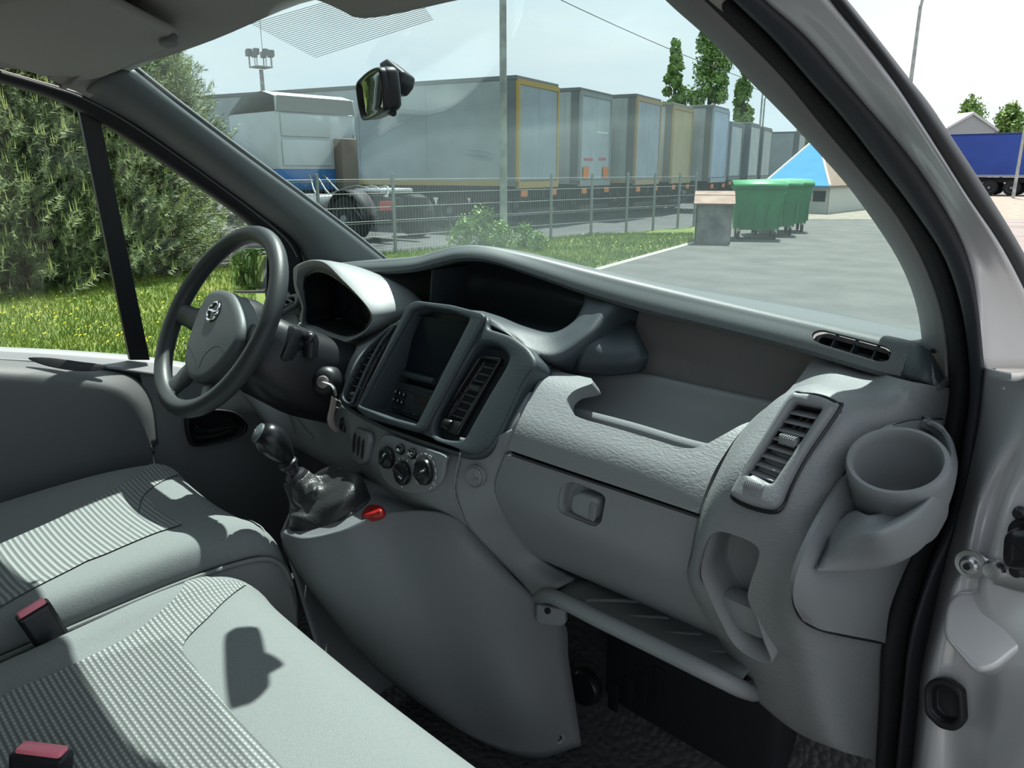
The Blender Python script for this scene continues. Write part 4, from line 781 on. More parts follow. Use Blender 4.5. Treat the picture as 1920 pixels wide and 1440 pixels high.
tube('light_stalk', [Cw+axd*0.09-FWh.x*0.06, Cw+axd*0.085-FWh.x*0.13+FWh.y*0.01, Cw+axd*0.075-FWh.x*0.19+FWh.y*0.02], [0.010, 0.009, 0.012], BLACK, co, 12)
ig = W(607, 716, X=-0.296); ia = V((0.62, -0.70, 0.25)).normalized()
lathe('ignition_collar', [(0.013, 0.008), (0.022, 0.006), (0.030, -0.004), (0.034, -0.03), (0, -0.03)], ig-ia*0.002, ia, BLACK, co, 36)
lathe('ignition_lock', [(0, 0.009), (0.010, 0.009), (0.0125, 0.007), (0.013, 0.0), (0, 0.0)], ig, ia, mat('worn_lock', (0.34, 0.29, 0.30), 0.45, metal=0.6), co, 30)
ky = empty('car_key', ig, 'car key in the ignition with a worn paper tag and black fob hanging', 'key')
k1 = W(621, 722, X=-0.272); k2 = W(630, 742, X=-0.266)
tube('blade', [ig+ia*0.008, k1], [0.004, 0.004], STEEL, ky, 8, flat=0.5)
tube('bow', cr([k1, W(626, 728, X=-0.268), k2], 4), [0.005]*4+[0.007]*4+[0.006], STEEL, ky, 10, flat=0.4)
tube('key_ring', [W(634, 758, X=-0.262)+V((0.006*math.cos(a), 0.004*math.cos(a), 0.008*math.sin(a))) for a in [2*math.pi*k/20 for k in range(20)]], 0.0011, STEEL, ky, 6, True)
patch('tag', [wxc(-0.262, (622, 742), (618, 765), (614, 785), (618, 800), (630, 812)), wxc(-0.260, (632, 748), (630, 765), (627, 782), (629, 796), (638, 808))], TAG, ky, 4, 3, 0.002)
box('fob', (0.022, 0.012, 0.026), W(646, 797, X=-0.252), GLOSS, ky, Matrix.Rotation(0.3, 4, 'Y'), 0.004)

from mathutils.bvhtree import BVHTree
# ================================================================== FLOOR CONSOLE, SHIFTER
fc = empty('floor_console', (0.1, 0.75, 0.58), 'grey plastic floor console sweeping down from the dashboard to the floor', 'console')
cr0 = wy((526, 1000, 0.58), (570, 1014, 0.585), (640, 1001, 0.622), (730, 970, 0.685), (865, 985, 0.745), (1003, 1130, 0.83))
sideR = [[p+V((-0.004, 0.006, 0.006)) for p in cr0], cr0,
   wy((528, 1012, 0.581), (580, 1050, 0.588), (665, 1060, 0.627), (760, 1050, 0.69), (885, 1050, 0.74), (1058, 1168, 0.862)),
   wy((532, 1030, 0.585), (612, 1120, 0.602), (715, 1180, 0.645), (815, 1190, 0.70), (925, 1190, 0.755), (1066, 1235, 0.868)),
   wy((545, 1055, 0.595), (660, 1200, 0.635), (785, 1300, 0.685), (880, 1330, 0.735), (975, 1330, 0.78), (1079, 1320, 0.877)),
   wy((560, 1080, 0.61), (690, 1240, 0.66), (830, 1350, 0.72), (920, 1400, 0.765), (1005, 1422, 0.82), (1090, 1398, 0.885))]
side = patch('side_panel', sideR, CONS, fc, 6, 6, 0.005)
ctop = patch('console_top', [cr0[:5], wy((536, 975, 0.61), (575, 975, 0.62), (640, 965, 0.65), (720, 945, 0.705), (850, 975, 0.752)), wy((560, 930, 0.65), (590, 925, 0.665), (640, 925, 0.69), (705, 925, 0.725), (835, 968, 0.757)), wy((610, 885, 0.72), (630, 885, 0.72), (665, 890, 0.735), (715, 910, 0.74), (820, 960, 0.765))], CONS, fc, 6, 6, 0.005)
patch('console_driver_side', [wy((526, 1000, 0.58), (545, 960, 0.62), (570, 920, 0.665), (612, 882, 0.735)), [V((-0.16, 0.62, 0.80)), V((-0.19, 0.67, 0.80)), V((-0.20, 0.74, 0.80)), V((-0.20, 0.82, 0.80))], [V((-0.06, 0.62, 0.60)), V((-0.10, 0.70, 0.60)), V((-0.12, 0.80, 0.60)), V((-0.13, 0.90, 0.60))]], LIGHT, fc, 5, 5, 0.004, face=(-3, 0.5, 1))
tp = Fr(W(1036, 1150, Y=0.825), (1, 0.4, 0), (0, 0, 1))
plate('screw_tab', tp, rnd(tp.pxs((1006, 1132), (1060, 1142), (1062, 1168), (1052, 1174), (1014, 1170), (1006, 1162)), 0.005), LIGHT, fc, (), 0.014, 0.004, 0.004)
def screw(fr, u, v, z, par):
    p = fr.px(u, v, z); k = lathe('screw', [(0, 0.001), (0.0032, 0.001), (0.0036, 0.003), (0.0048, 0.003), (0.0055, 0), (0, 0)], fr.w(p.x, p.y, z), fr.n, BLACK, par, 16)
screw(tp, 1027, 1145, 0.004, fc)
tp2 = Fr(W(1048, 1382, Y=0.853), (1, 0.75, 0), (0, 0.1, 1))
lathe('screw_seat', [(0, 0.0), (0.0075, 0.0), (0.0095, 0.0015), (0.011, 0.0), (0, -0.004)], tp2.w(0, 0, 0.004), tp2.n, LIGHT, fc, 20); screw(tp2, 1048, 1382, 0.004, fc)
bvc = BVHTree.FromPolygons([v.co.copy() for v in ctop.data.vertices], [tuple(p.vertices) for p in ctop.data.polygons]); hh = bvc.ray_cast(CAM, ray(700, 958).normalized())
rn = hh[1] if hh[1].z > 0 else -hh[1]; rxx = (W(718, 957, Y=0.70)-W(682, 970, Y=0.69)).normalized(); rl = Fr(hh[0], rxx, rn.cross(rxx))
plate('red_lamp', rl, smooth2(rl.pxs((681, 973), (688, 958), (704, 950), (719, 953), (718, 963), (700, 972))), RED, fc, (), 0.016, 0.005, 0.008)
ge = empty('gear_lever', W(600, 960, Y=0.66), 'black gear lever with egg-shaped knob and crumpled leather gaiter', 'gear lever')
bs0 = wy((543, 1000, 0.594), (565, 1005, 0.60), (605, 998, 0.62), (650, 972, 0.65), (682, 948, 0.685), (690, 932, 0.708), (672, 915, 0.718), (630, 900, 0.71), (585, 915, 0.67), (552, 955, 0.63))
kb = W(512, 828, Y=0.600); sb_ = W(556, 893, Y=0.633); lx = (kb-sb_).normalized()
a_, c_2 = axes(lx)
n10 = 10; bc = sum(bs0, V())/n10
def ringat(c, r, ph): return [c+(a_*math.cos(2*math.pi*k/n10+ph)+c_2*math.sin(2*math.pi*k/n10+ph))*r for k in range(n10)]
best = min([(sum((p-q).length for p, q in zip(bs0, (rg if s_ else rg[::-1]))), ph, s_) for ph in [i*0.2 for i in range(32)] for s_ in (0, 1) for rg in [ringat(bc, 0.07, ph)]])
def rg_(c, r): 
    g_ = ringat(c, r, best[1]); return g_ if best[2] else g_[::-1]
rr_ = random.Random(3); gl = [bs0]
for f, r in ((0.12, 0.074), (0.30, 0.050), (0.48, 0.038), (0.66, 0.032), (0.84, 0.027), (1.0, 0.021)):
    c = (bc+V((0, 0, -0.004))).lerp(sb_, f); base = rg_(c, r)
    if f < 0.4: base = [p.lerp(q, 1-f*1.6) for p, q in zip(base, bs0)]; base = [V((p.x, p.y, p.z+0.02*f*4)) for p in base]
    k_ = 0.011 if 0.2 < f < 0.9 else 0.002
    gl.append([p+(p-c).normalized()*rr_.uniform(-k_, k_)+V((0, 0, rr_.uniform(-k_, k_)*0.8)) for p in base])
patch('gaiter', gl, LEATHER, ge, 5, 5, 0.002, closed=True)
tube('gaiter_frame', cr([p+V((0, 0, 0.001)) for p in bs0], 5, True), 0.0045, LEATHER, ge, 8, True)
Lk = (kb-sb_).length
lathe('shaft', [(0, -0.01), (0.016, -0.01), (0.021, 0.0), (0.019, 0.006), (0.012, 0.009), (0.0125, 0.022), (0.017, 0.026), (0.0175, 0.032), (0.012, 0.036), (0.013, 0.05), (0, 0.05)], sb_, lx, BLACK, ge, 28)
kd = (lx+V((0, -0.1, 0))).normalized()
kn_ = lathe('knob', [(0.0, -0.042), (0.012, -0.042), (0.0155, -0.036), (0.022, -0.022), (0.027, -0.004), (0.0275, 0.010), (0.025, 0.022), (0.020, 0.031), (0.012, 0.037), (0.0, 0.039)], kb-lx*0.004, kd, GLOSS, ge, 36)
cd_ = (W(491, 810, Y=0.530)-kb).normalized(); cd_ = (V((-0.30, -0.80, 0.60))).normalized()
cap = lathe('shift_pattern_cap', [(0, 0.0035), (0.013, 0.0030), (0.0175, 0.0005), (0.018, -0.003), (0, -0.003)], kb+cd_*0.0255-lx*0.001+kd*0.008, cd_, mat('pattern_grey', (0.09, 0.11, 0.115), 0.4), ge, 32)
cf = Fr(kb+cd_*0.0255-lx*0.001+kd*0.008, cd_.cross(V((0, 0, 1))), V((0, 0, 1)))
if cf.n.dot(cd_) < 0: cf = Fr(cf.o, -cf.x, cf.y)
for x_ in (-0.0045, 0, 0.0045): fbox('pattern_line', cf, x_, 0, 0.0036, (0.0008, 0.011, 0.0005), WHITE, cap)
fbox('pattern_line', cf, 0, 0, 0.0036, (0.0098, 0.0008, 0.0005), WHITE, cap)

# footwell blower and duct seen below the shelf
bf = empty('heater_box', (0.45, 1.05, 0.75), 'black heater box with round motor and slotted grille in the footwell', 'heater box')
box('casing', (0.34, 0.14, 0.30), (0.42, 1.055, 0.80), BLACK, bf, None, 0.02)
lathe('motor_cap', [(0, 0.02), (0.030, 0.02), (0.034, 0.015), (0.036, 0), (0, 0)], W(1100, 1285, Y=0.985), (0.1, -1, 0.1), GLOSS, bf, 32)
for k in range(4):
    box('grille_slot', (0.022, 0.006, 0.06), W(1150+k*28, 1305-k*8, Y=0.984), GLOSS, bf, None, 0.002)

# ================================================================== SEATS
def cushion(par, x0, x1, prof, side_m=None, dip=0.018, bol=0.07, name='cushion', m=SEATC, drop=0.10):
    rows = []
    for y, z in prof:
        rows.append([V((x0+0.012, y, z-drop)), V((x0, y, z-0.045)), V((x0+0.014, y, z-0.010)), V((x0+bol*0.75, y, z)), V((x0+bol*1.7, y, z-dip*0.6)), V(((x0+x1)/2, y, z-dip)), V((x1-bol*1.7, y, z-dip*0.6)), V((x1-bol*0.75, y, z)), V((x1-0.014, y, z-0.010)), V((x1, y, z-0.045)), V((x1-0.012, y, z-drop))])
    return rows, patch(name, rows, m, par, 5, 5, 0.01)
def surf(rows):
    g = grid(rows, 6, 6)
    def z(x, y):
        best = None; bd = 1e9
        for r in g:
            for p in r:
                d = (p.x-x)**2+(p.y-y)**2-(0.0002*p.z)
                if d < bd: bd = d; best = p
        return best
    return g
from mathutils.bvhtree import BVHTree
def drape(o, cols_px, Zg, m, name, par, off=0.0025, nu=6, nv=8, thick=0.004):
    "lay a sewn-in panel on cushion o: rows of pixels define seams, dropped on the cushion surface along the view ray"
    me = o.data; bv = BVHTree.FromPolygons([v.co.copy() for v in me.vertices], [tuple(p.vertices) for p in me.polygons])
    rows = []
    for r in cols_px:
        line = []
        for u, v in r:
            h = bv.ray_cast(CAM, ray(u, v).normalized()); line.append(h[0]+h[1]*off if h[0] else W(u, v, Z=Zg))
        rows.append(line)
    g = grid(rows, nu, nv)
    for r in g:
        for i, p in enumerate(r):
            h = bv.find_nearest(p); nn = h[1] if h[1].z > -0.2 else -h[1]; r[i] = h[0]+nn*off
    return mk(name, gridmesh(g), m, par)
# passenger bench
ps = empty('passenger_seat', (0.3, 0.2, 0.57), 'grey fabric passenger seat cushion with woven insert, nearest the camera', 'seat')
prof = [(-0.35, 0.955), (-0.1, 0.965), (0.10, 0.978), (0.25, 0.992), (0.34, 1.000), (0.41, 0.998), (0.46, 0.980), (0.495, 0.943), (0.512, 0.89), (0.515, 0.84), (0.505, 0.76), (0.475, 0.70)]
rowsP, cuP = cushion(ps, -0.115, 0.62, prof, drop=0.12)
drape(cuP, [[(-160, 1440), (0, 1312), (130, 1252), (240, 1196), (305, 1145), (340, 1108), (356, 1085)],
            [(240, 1500), (265, 1377), (280, 1292), (305, 1227), (325, 1178), (370, 1128), (409, 1088)],
            [(640, 1560), (530, 1442), (430, 1332), (370, 1258), (344, 1212), (400, 1150), (462, 1097)]], 0.98, WEAVE, 'woven_insert', ps)
b1 = [[(430, 1560), (530, 1442), (480, 1385), (430, 1330), (385, 1275), (352, 1235), (344, 1212)]]
box('seat_base', (0.60, 0.50, 0.22), (0.26, 0.12, 0.70), SEATS, ps, None, 0.03)
patch('backrest', [[V((x, y, z)) for x in (-0.10, 0.05, 0.25, 0.45, 0.61)] for y, z in ((-0.30, 0.95), (-0.36, 1.2), (-0.44, 1.5), (-0.50, 1.55), (-0.56, 1.5), (-0.48, 1.2), (-0.44, 0.95))], SEATC, ps, 4, 4, 0.004)
# driver seat
ds = empty('driver_seat', (-0.4, 0.3, 0.57), 'grey fabric driver seat cushion with corded insert behind the steering wheel', 'seat')
prof2 = [(-0.35, 0.97), (-0.1, 0.982), (0.12, 0.995), (0.28, 1.006), (0.40, 1.012), (0.49, 1.010), (0.55, 1.000), (0.582, 0.972), (0.595, 0.93), (0.597, 0.87), (0.585, 0.80), (0.56, 0.74)]
rowsD, cuD = cushion(ds, -0.64, -0.165, prof2, drop=0.055)
drape(cuD, [[(-220, 1120), (0, 1022), (117, 970), (204, 923), (260, 891), (292, 864)], [(-150, 1190), (0, 1075), (130, 1010), (220, 965), (262, 925), (318, 868)], [(-100, 1220), (0, 1140), (163, 1054), (250, 985), (271, 928), (347, 874)]], 1.0, WEAVE2, 'corded_insert', ds)
drape(cuD, [[(163, 1054), (215, 1015), (250, 985), (271, 930)], [(200, 1040), (262, 1005), (295, 975), (285, 945)], [(230, 1027), (290, 1002), (341, 984), (312, 972)]], 1.0, WEAVE2, 'corded_insert_flare', ds)
drape(cuD, [[(455, 960), (480, 957)], [(480, 985), (512, 980)]], 1.0, WEAVE, 'corner_mesh', ds)
patch('side_valance', [[V((-0.158, y, z-0.052)) for y, z in prof2[:9]]+[V((-0.20, 0.60, 0.86))], [V((-0.150, y, z-0.10)) for y, z in prof2[:9]]+[V((-0.20, 0.598, 0.82))], [V((-0.150, y, 0.78)) for y, z in prof2[:9]]+[V((-0.20, 0.59, 0.76))], [V((-0.165, y, 0.66)) for y, z in prof2[:9]]+[V((-0.20, 0.57, 0.66))]], SEATS, ds, 4, 4, 0.004)
tube('piping', cr([V((-0.157, y, z-0.050)) for y, z in prof2[:9]], 5), 0.004, SEATC, ds, 8)
box('seat_base', (0.42, 0.50, 0.22), (-0.40, 0.20, 0.70), SEATS, ds, None, 0.03)
patch('backrest', [[V((x, y, z)) for x in (-0.62, -0.52, -0.40, -0.28, -0.18)] for y, z in ((-0.30, 0.97), (-0.36, 1.2), (-0.44, 1.5), (-0.50, 1.55), (-0.56, 1.5), (-0.48, 1.2), (-0.44, 0.97))], SEATC, ds, 4, 4, 0.004)
# belt buckles
def buckle(name, base, top, wdir, w_, lab):
    e = empty(name, base, lab, 'seat belt buckle'); ax_ = (top-base).normalized(); f = Fr(base, wdir, ax_); L = (top-base).length
    plate('housing', f, rnd([V((-w_/2, 0)), V((w_/2, 0)), V((w_*0.52, L)), V((-w_*0.52, L))], 0.004), BLACK, e, (), 0.026, 0.006, 0.013)
    f2 = Fr(f.w(0, L, 0), f.x, f.n*-1)
    fb = box('release_button', (w_*0.86, 0.012, 0.017), f.w(0, L-0.0015, 0), PINK, e, frot(f), 0.003)
    return e
buckle('belt_buckle', W(115, 1225, X=-0.125), W(155, 1118, X=-0.13), V((0.0, 1.0, 0.30)), 0.042, 'black belt buckle with faded red button between the two seats')
buckle('belt_buckle', W(75, 1500, X=0.19), W(82, 1408, X=0.19)+V((0, 0, 0)), V((0.72, 0.65, -0.1)), 0.055, 'black belt buckle with faded red button standing on the passenger seat')

# ================================================================== MIRROR, VISOR, WIPER
mi = empty('rear_view_mirror', W(740, 145, Y=0.74), 'black interior rear-view mirror on the windscreen', 'mirror')
FMi = Fr(W(695, 178, Y=0.70), (0.93, -0.36, 0.0), (0.03, -0.12, 1))
mo_ = smooth2(FMi.pxs((668, 158), (678, 144), (694, 131), (710, 127), (716, 150), (720, 190), (719, 208), (705, 218), (682, 226), (675, 212), (670, 185)), 4)
plate('housing', FMi, mo_, BLACK, mi, (), 0.024, 0.008, -0.003, 3)
mc_ = FMi.px(695, 178); plate('rim', FMi, mo_, BLACK, mi, ([mc_+(p-mc_)*0.9 for p in mo_],), 0.010, 0.002, 0.001); plate('glass', FMi, [mc_+(p-mc_)*0.91 for p in mo_], mat('mirror_glass', (0.6, 0.65, 0.6), 0.02, metal=1.0), mi, (), 0.003, 0.0002, -0.0015)
FB2 = Fr(W(742, 145, Y=0.735), (1, 0.15, 0), (0, 0.3, 1))
plate('bracket', FB2, rnd(FB2.pxs((718, 122), (733, 113), (764, 138), (760, 158), (748, 173), (732, 174), (722, 160)), 0.004), BLACK, mi, (), 0.03, 0.005, 0.01)
tube('stem', [W(722, 165, Y=0.725), W(738, 155, Y=0.735)], 0.010, BLACK, mi, 12)
tube('tilt_lever', [W(722, 205, Y=0.705), W(738, 212, Y=0.70)], 0.005, BLACK, mi, 10)
FVs = Fr(W(200, 133, X=-0.585), (1, 0.16, 0.06), (0.0, -1, 0.16))
vs = empty('sun_visor', FVs.o, 'grey fabric sun visor folded against the headliner', 'sun visor')
plate('flap', FVs, smooth2(FVs.pxs((-120, 70), (-120, 20), (60, -20), (150, -25), (215, 2), (300, 45), (334, 62), (326, 74), (285, 94), (240, 116), (205, 132), (165, 142), (120, 141), (60, 128), (0, 106), (-60, 90)), 4), HEAD, vs, (), 0.020, 0.008, 0.010)
plate('clip', FVs, smooth2(FVs.pxs((298, 62), (312, 55), (330, 57), (336, 64), (318, 70))), SEATS, vs, (), 0.014, 0.004, 0.018)
tube('visor_arm', cr(wx((180, -30, -0.43), (210, 4, -0.44), (310, 38, -0.42), (362, 46, -0.40)), 5), 0.009, PILLG, vs, 12)
wp = empty('wiper', W(1690, 640, Y=1.20), 'black wiper arm at the passenger corner of the windscreen', 'wiper')
tube('arm', wy((1640, 625, 1.22), (1690, 638, 1.20), (1730, 652, 1.18)), [0.006, 0.009, 0.007], BLACK, wp, 8)
tube('blade', wy((1560, 606, 1.26), (1650, 628, 1.24), (1720, 645, 1.21)), 0.005, BLACK, wp, 8)
# dashboard reflection at the top of the windscreen, drawn as thin grey lines
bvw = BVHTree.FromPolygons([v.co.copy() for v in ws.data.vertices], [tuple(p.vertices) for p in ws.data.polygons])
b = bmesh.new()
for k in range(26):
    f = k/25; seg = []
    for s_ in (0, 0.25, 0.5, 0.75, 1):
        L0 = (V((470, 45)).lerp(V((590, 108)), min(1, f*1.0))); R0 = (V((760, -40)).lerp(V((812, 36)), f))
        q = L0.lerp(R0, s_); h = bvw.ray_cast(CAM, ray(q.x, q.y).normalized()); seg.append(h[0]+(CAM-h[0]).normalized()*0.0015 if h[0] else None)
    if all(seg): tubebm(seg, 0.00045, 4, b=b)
mk('reflection_lines', b, mat('reflection_grey', (0.30, 0.33, 0.34), 0.6), ws)

# ================================================================== OUTSIDE
FH_ = V((-math.sin(YAW), math.cos(YAW), 0))
def G(u, v, z=0.0): p = W(u, v, Z=z); return V((p.x, p.y, z))
ASPH = mat('asphalt', (0.072, 0.072, 0.069), 0.9, 0.5, 60, col2=(0.105, 0.104, 0.099), vscale=1.3, detail=8)
GRASSM = mat('lawn_soil', (0.07, 0.12, 0.02), 0.95, 0.6, 40, col2=(0.16, 0.19, 0.045), vscale=1.4, detail=6)
BLADE = mat('grass_blades', (0.085, 0.17, 0.015), 0.7, col2=(0.23, 0.29, 0.045), vscale=0.9, detail=6)
GRAVEL = mat('gravel', (0.17, 0.15, 0.12), 0.95, 0.8, 14, col2=(0.26, 0.23, 0.19), vscale=2.5, detail=8)
LOT = mat('lot_asphalt', (0.055, 0.057, 0.06), 0.9, col2=(0.085, 0.085, 0.085), vscale=1.0, detail=6)
def flat(name, pts, m, lab, cat, z, kind='structure', t=0.03):
    return tag(mk(name, ptsbm([V((p.x, p.y, z)) for p in pts], (0, 0, -t)), m, None, False), lab, cat, kind=kind)
flat('road', [V((-250, -120, 0)), V((260, -120, 0)), V((260, 320, 0)), V((-250, 320, 0))], ASPH, 'grey asphalt yard in front of the van', 'ground', 0.0)
e1, e2 = G(1120, 505), G(1300, 455); ed = (e2-e1).normalized()
f1, f2_ = G(740, 476), G(1173, 437); fd = (f2_-f1).normalized()
l0 = e1-ed*14; l1 = e2+ed*1.0
lawn_pts = [l0, l1, l1+(f2_-l1)*0.9, f1+fd*6, f1, f1-fd*14, f1-fd*45, l0+V((-40, -12, 0))]
flat('lawn', [l0, l1, f2_+fd*4, f2_, f1, f1-fd*50, l0+V((-40, -14, 0)), l0+V((-3, -14, 0))], GRASSM, 'green lawn strip between the asphalt and the wire fence', 'lawn', 0.015)
mk('edge_stone', tubebm([l0+V((0, 0, 0.0)), l1], 0.05, 6, flat=0.5), mat('kerb', (0.42, 0.41, 0.38), 0.9), bpy.data.objects['lawn'], False)
flat('lot', [f1-fd*60, f2_+fd*30, f2_+fd*30+V((-20, 60, 0)), f1-fd*60+V((-60, 60, 0))], LOT, 'dark lorry park ground behind the wire fence', 'ground', 0.006, t=0.02)
flat('gravel_field', [G(1492, 412), G(1950, 412), G(2300, 372), G(1490, 366)], GRAVEL, 'beige gravel patch behind the green bins', 'gravel', 0.012, t=0.02)
flat('pale_paving', [G(1760, 480), G(2400, 480), G(2400, 395), G(1760, 395)], mat('paving', (0.15, 0.128, 0.122), 0.9, col2=(0.20, 0.175, 0.168), vscale=0.8), 'pinkish paving seen past the passenger door pillar', 'paving', 0.008, t=0.012)
# grass blades
rg = random.Random(11); vs_, fs_ = [], []
def blade(x, y, h, wd):
    a = rg.uniform(0, 6.28); dx, dy = math.cos(a)*wd, math.sin(a)*wd; lx_, ly_ = rg.uniform(-.5, .5)*h, rg.uniform(-.5, .5)*h; i = len(vs_)
    vs_.extend(((x-dx, y-dy, 0.0), (x+dx, y+dy, 0.0), (x+lx_, y+ly_, h))); fs_.append((i, i+1, i+2))
def inlawn(p):
    s = ed.x*(p.y-e1.y)-ed.y*(p.x-e1.x); s2 = fd.x*(p.y-f1.y)-fd.y*(p.x-f1.x); return s > 0.03 and s2 < 0.2
cnt = 0
while cnt < 95000:
    if rg.random() < 0.5: p = G(rg.uniform(-700, 480), 490+300*rg.random()**1.8)
    else: p = G(rg.uniform(480, 1300), 440+100*rg.random()**1.5)
    if inlawn(p): blade(p.x, p.y, rg.uniform(0.04, 0.11), rg.uniform(0.004, 0.009)); cnt += 1
me = bpy.data.meshes.new('grass'); me.from_pydata(vs_, [], fs_)
tag(mk('grass', me, BLADE, None, False), 'short green grass blades growing over the lawn strip', 'grass', kind='stuff')
vs_, fs_ = [], []
for k in range(160):
    p = G(rg.uniform(-100, 440), rg.uniform(560, 660)) if k % 3 else G(rg.uniform(900, 1290), rg.uniform(440, 480))
    if not inlawn(p): continue
    i = len(vs_); s = rg.uniform(0.008, 0.014); z = rg.uniform(0.06, 0.13)
    vs_.extend(((p.x-s, p.y-s, z), (p.x+s, p.y-s, z), (p.x+s, p.y+s, z+0.01), (p.x-s, p.y+s, z+0.01))); fs_.append((i, i+1, i+2, i+3))
me = bpy.data.meshes.new('flowers'); me.from_pydata(vs_, [], fs_)
tag(mk('flowers', me, mat('flower_yellow', (0.75, 0.62, 0.03), 0.7), None, False), 'tiny yellow flowers scattered over the lawn', 'flowers', kind='stuff')

# ---- trees
NEED = mat('pine_needles', (0.085, 0.135, 0.05), 0.6, col2=(0.20, 0.27, 0.11), vscale=1.6, detail=5)
CANDLE = mat('pine_shoots', (0.42, 0.46, 0.16), 0.6)
BARK = mat('bark', (0.10, 0.075, 0.055), 0.9, 0.8, 25, var=0.3, vscale=12)
def needle_mesh(seed, H, Rr, nt_, nn):
    r = random.Random(seed); vn, fn, vc, fc_ = [], [], [], []; br = bmesh.new()
    tubebm([V((0, 0, 0)), V((0.05, 0.03, H*0.5)), V((0, 0, H*0.95))], [0.10, 0.07, 0.015], 7, b=br)
    for k in range(nt_):
        f = r.random()**0.85; z = 0.015*H+f*0.97*H; rad = Rr*(1-f**1.7)*(0.9+0.2*r.random())+0.12
        a = r.uniform(0, 6.283); q = r.random()**0.45; lump = 0.78+0.22*math.sin(a*5+z*3+seed)*math.sin(z*4.1+seed)
        rr = rad*q*lump; c = V((math.cos(a)*rr, math.sin(a)*rr, z+r.uniform(-.1, .1))); d = V((math.cos(a), math.sin(a), r.uniform(0.3, 1.3))).normalized()
        if k % 26 == 0: tubebm([V((0, 0, max(0.1, z-0.5*rr))), c*0.5+V((0, 0, z*0.5-0.15*rr)), c], [0.022, 0.014, 0.006], 5, b=br)
        L = r.uniform(0.14, 0.30); a1, a2 = axes(d)
        for j in range(nn):
            t = j/nn; an = r.uniform(0, 6.283); o = c+d*(t*L-L*0.5); out = (a1*math.cos(an)+a2*math.sin(an))*0.8+d*0.65; ln = r.uniform(0.06, 0.105); e = o+out.normalized()*ln
            wv = out.cross(d).normalized()*0.0058; i = len(vn); vn.extend((o-wv, o+wv, e)); fn.append((i, i+1, i+2))
        if q > 0.8 and r.random() < 0.42:
            for s in range(r.randint(1, 3)):
                o = c+d*L*0.45+V((r.uniform(-.03, .03), r.uniform(-.03, .03), 0)); h = r.uniform(0.06, 0.17); i = len(vc); wd = 0.008
                vc.extend((o+V((wd, 0, 0)), o+V((-wd*.5, wd*.87, 0)), o+V((-wd*.5, -wd*.87, 0)), o+V((r.uniform(-.02, .02), r.uniform(-.02, .02), h)))); fc_.extend(((i, i+1, i+3), (i+1, i+2, i+3), (i+2, i, i+3)))
    m1 = bpy.data.meshes.new('needles'); m1.from_pydata(vn, [], fn); m1.materials.append(NEED)
    m2 = bpy.data.meshes.new('shoots'); m2.from_pydata(vc, [], fc_); m2.materials.append(CANDLE)
    m3 = bpy.data.meshes.new('trunk'); br.to_mesh(m3); br.free(); m3.materials.append(BARK); return m1, m2, m3
protos = [needle_mesh(1, 5.2, 1.9, 6500, 26), needle_mesh(5, 4.6, 1.8, 6000, 26)]
def tree(name, pos, meshes, names, lab, cat, grp, s=1.0, rz=0.0):
    e = empty(name, pos, lab, cat, grp); e.rotation_euler = (0, 0, rz); e.scale = (s, s, s)
    for m_, n_2 in zip(meshes, names):
        o = bpy.data.objects.new(n_2, m_); COL.objects.link(o); o.parent = e
        if n_2 in ('needles', 'shoots', 'leaves'): o['kind'] = 'stuff'
    return e
for (u, v, k, s, rz, lab) in ((-230, 548, 0, 1.05, 0.3, 'pine tree at the far left edge of the driver window'), (-40, 545, 1, 1.15, 1.9, 'large pine tree left of the black window divider'), (95, 528, 0, 0.95, 3.1, 'pine tree standing directly behind the black window divider'),
                              (225, 520, 1, 1.0, 4.4, 'pine tree right of the window divider, over the steering wheel'), (318, 498, 1, 0.98, 0.9, 'rightmost pine whose tip rises in the windscreen corner'), (10, 505, 0, 1.35, 5.2, 'tallest pine in the second row behind the others'), (175, 500, 0, 1.2, 2.2, 'dark pine in the second row above the lawn')):
    tree('pine_tree', G(u, v), protos[k], ('needles', 'shoots', 'trunk'), lab, 'pine tree', 'pines beside the driver door', s, rz)
LEAF = mat('leaves', (0.10, 0.20, 0.04), 0.6, col2=(0.26, 0.38, 0.10), vscale=0.9, detail=5)
def leaf_mesh(seed, H, Rr, nl, sz, base=0.12, pw=1.0):
    r = random.Random(seed); vn, fn = [], []; br = bmesh.new(); tubebm([V((0, 0, 0)), V((0.1, 0, H*0.5)), V((0, 0.05, H*0.92))], [H*0.02, H*0.014, H*0.004], 7, b=br)
    cl = []
    for k in range(70):
        f = r.random(); z = H*(base+(1-base)*f); env = Rr*math.sin(math.pi*min(1, 0.12+0.86*f))**pw; a = r.uniform(0, 6.283); q = r.random()**0.5*env*0.8
        c = V((math.cos(a)*q, math.sin(a)*q, z)); cl.append((c, Rr*r.uniform(0.25, 0.45)))
        if k % 3 == 0: tubebm([V((0, 0, z*0.8)), c], [H*0.006, H*0.002], 5, b=br)
    for k in range(nl):
        c, R0 = cl[r.randrange(len(cl))]; d = V((r.gauss(0, 1), r.gauss(0, 1), r.gauss(0, 1))).normalized(); p = c+d*R0*r.random()**0.35
        t1 = V((r.gauss(0, 1), r.gauss(0, 1), r.gauss(0, 1))).normalized(); t2 = t1.cross(d).normalized(); s = sz*r.uniform(0.6, 1.3); i = len(vn)
        vn.extend((p-t1*s, p+t2*s*0.6, p+t1*s, p-t2*s*0.6)); fn.append((i, i+1, i+2, i+3))
    m1 = bpy.data.meshes.new('leaves'); m1.from_pydata(vn, [], fn); m1.materials.append(LEAF)
    m2 = bpy.data.meshes.new('trunk'); br.to_mesh(m2); br.free(); m2.materials.append(BARK); return m1, m2
def at(u, v, z): return W(u, v, Z=z)
def place(u, d):
    p = W(u, 320.0, D=d); return V((p.x, p.y, 0))
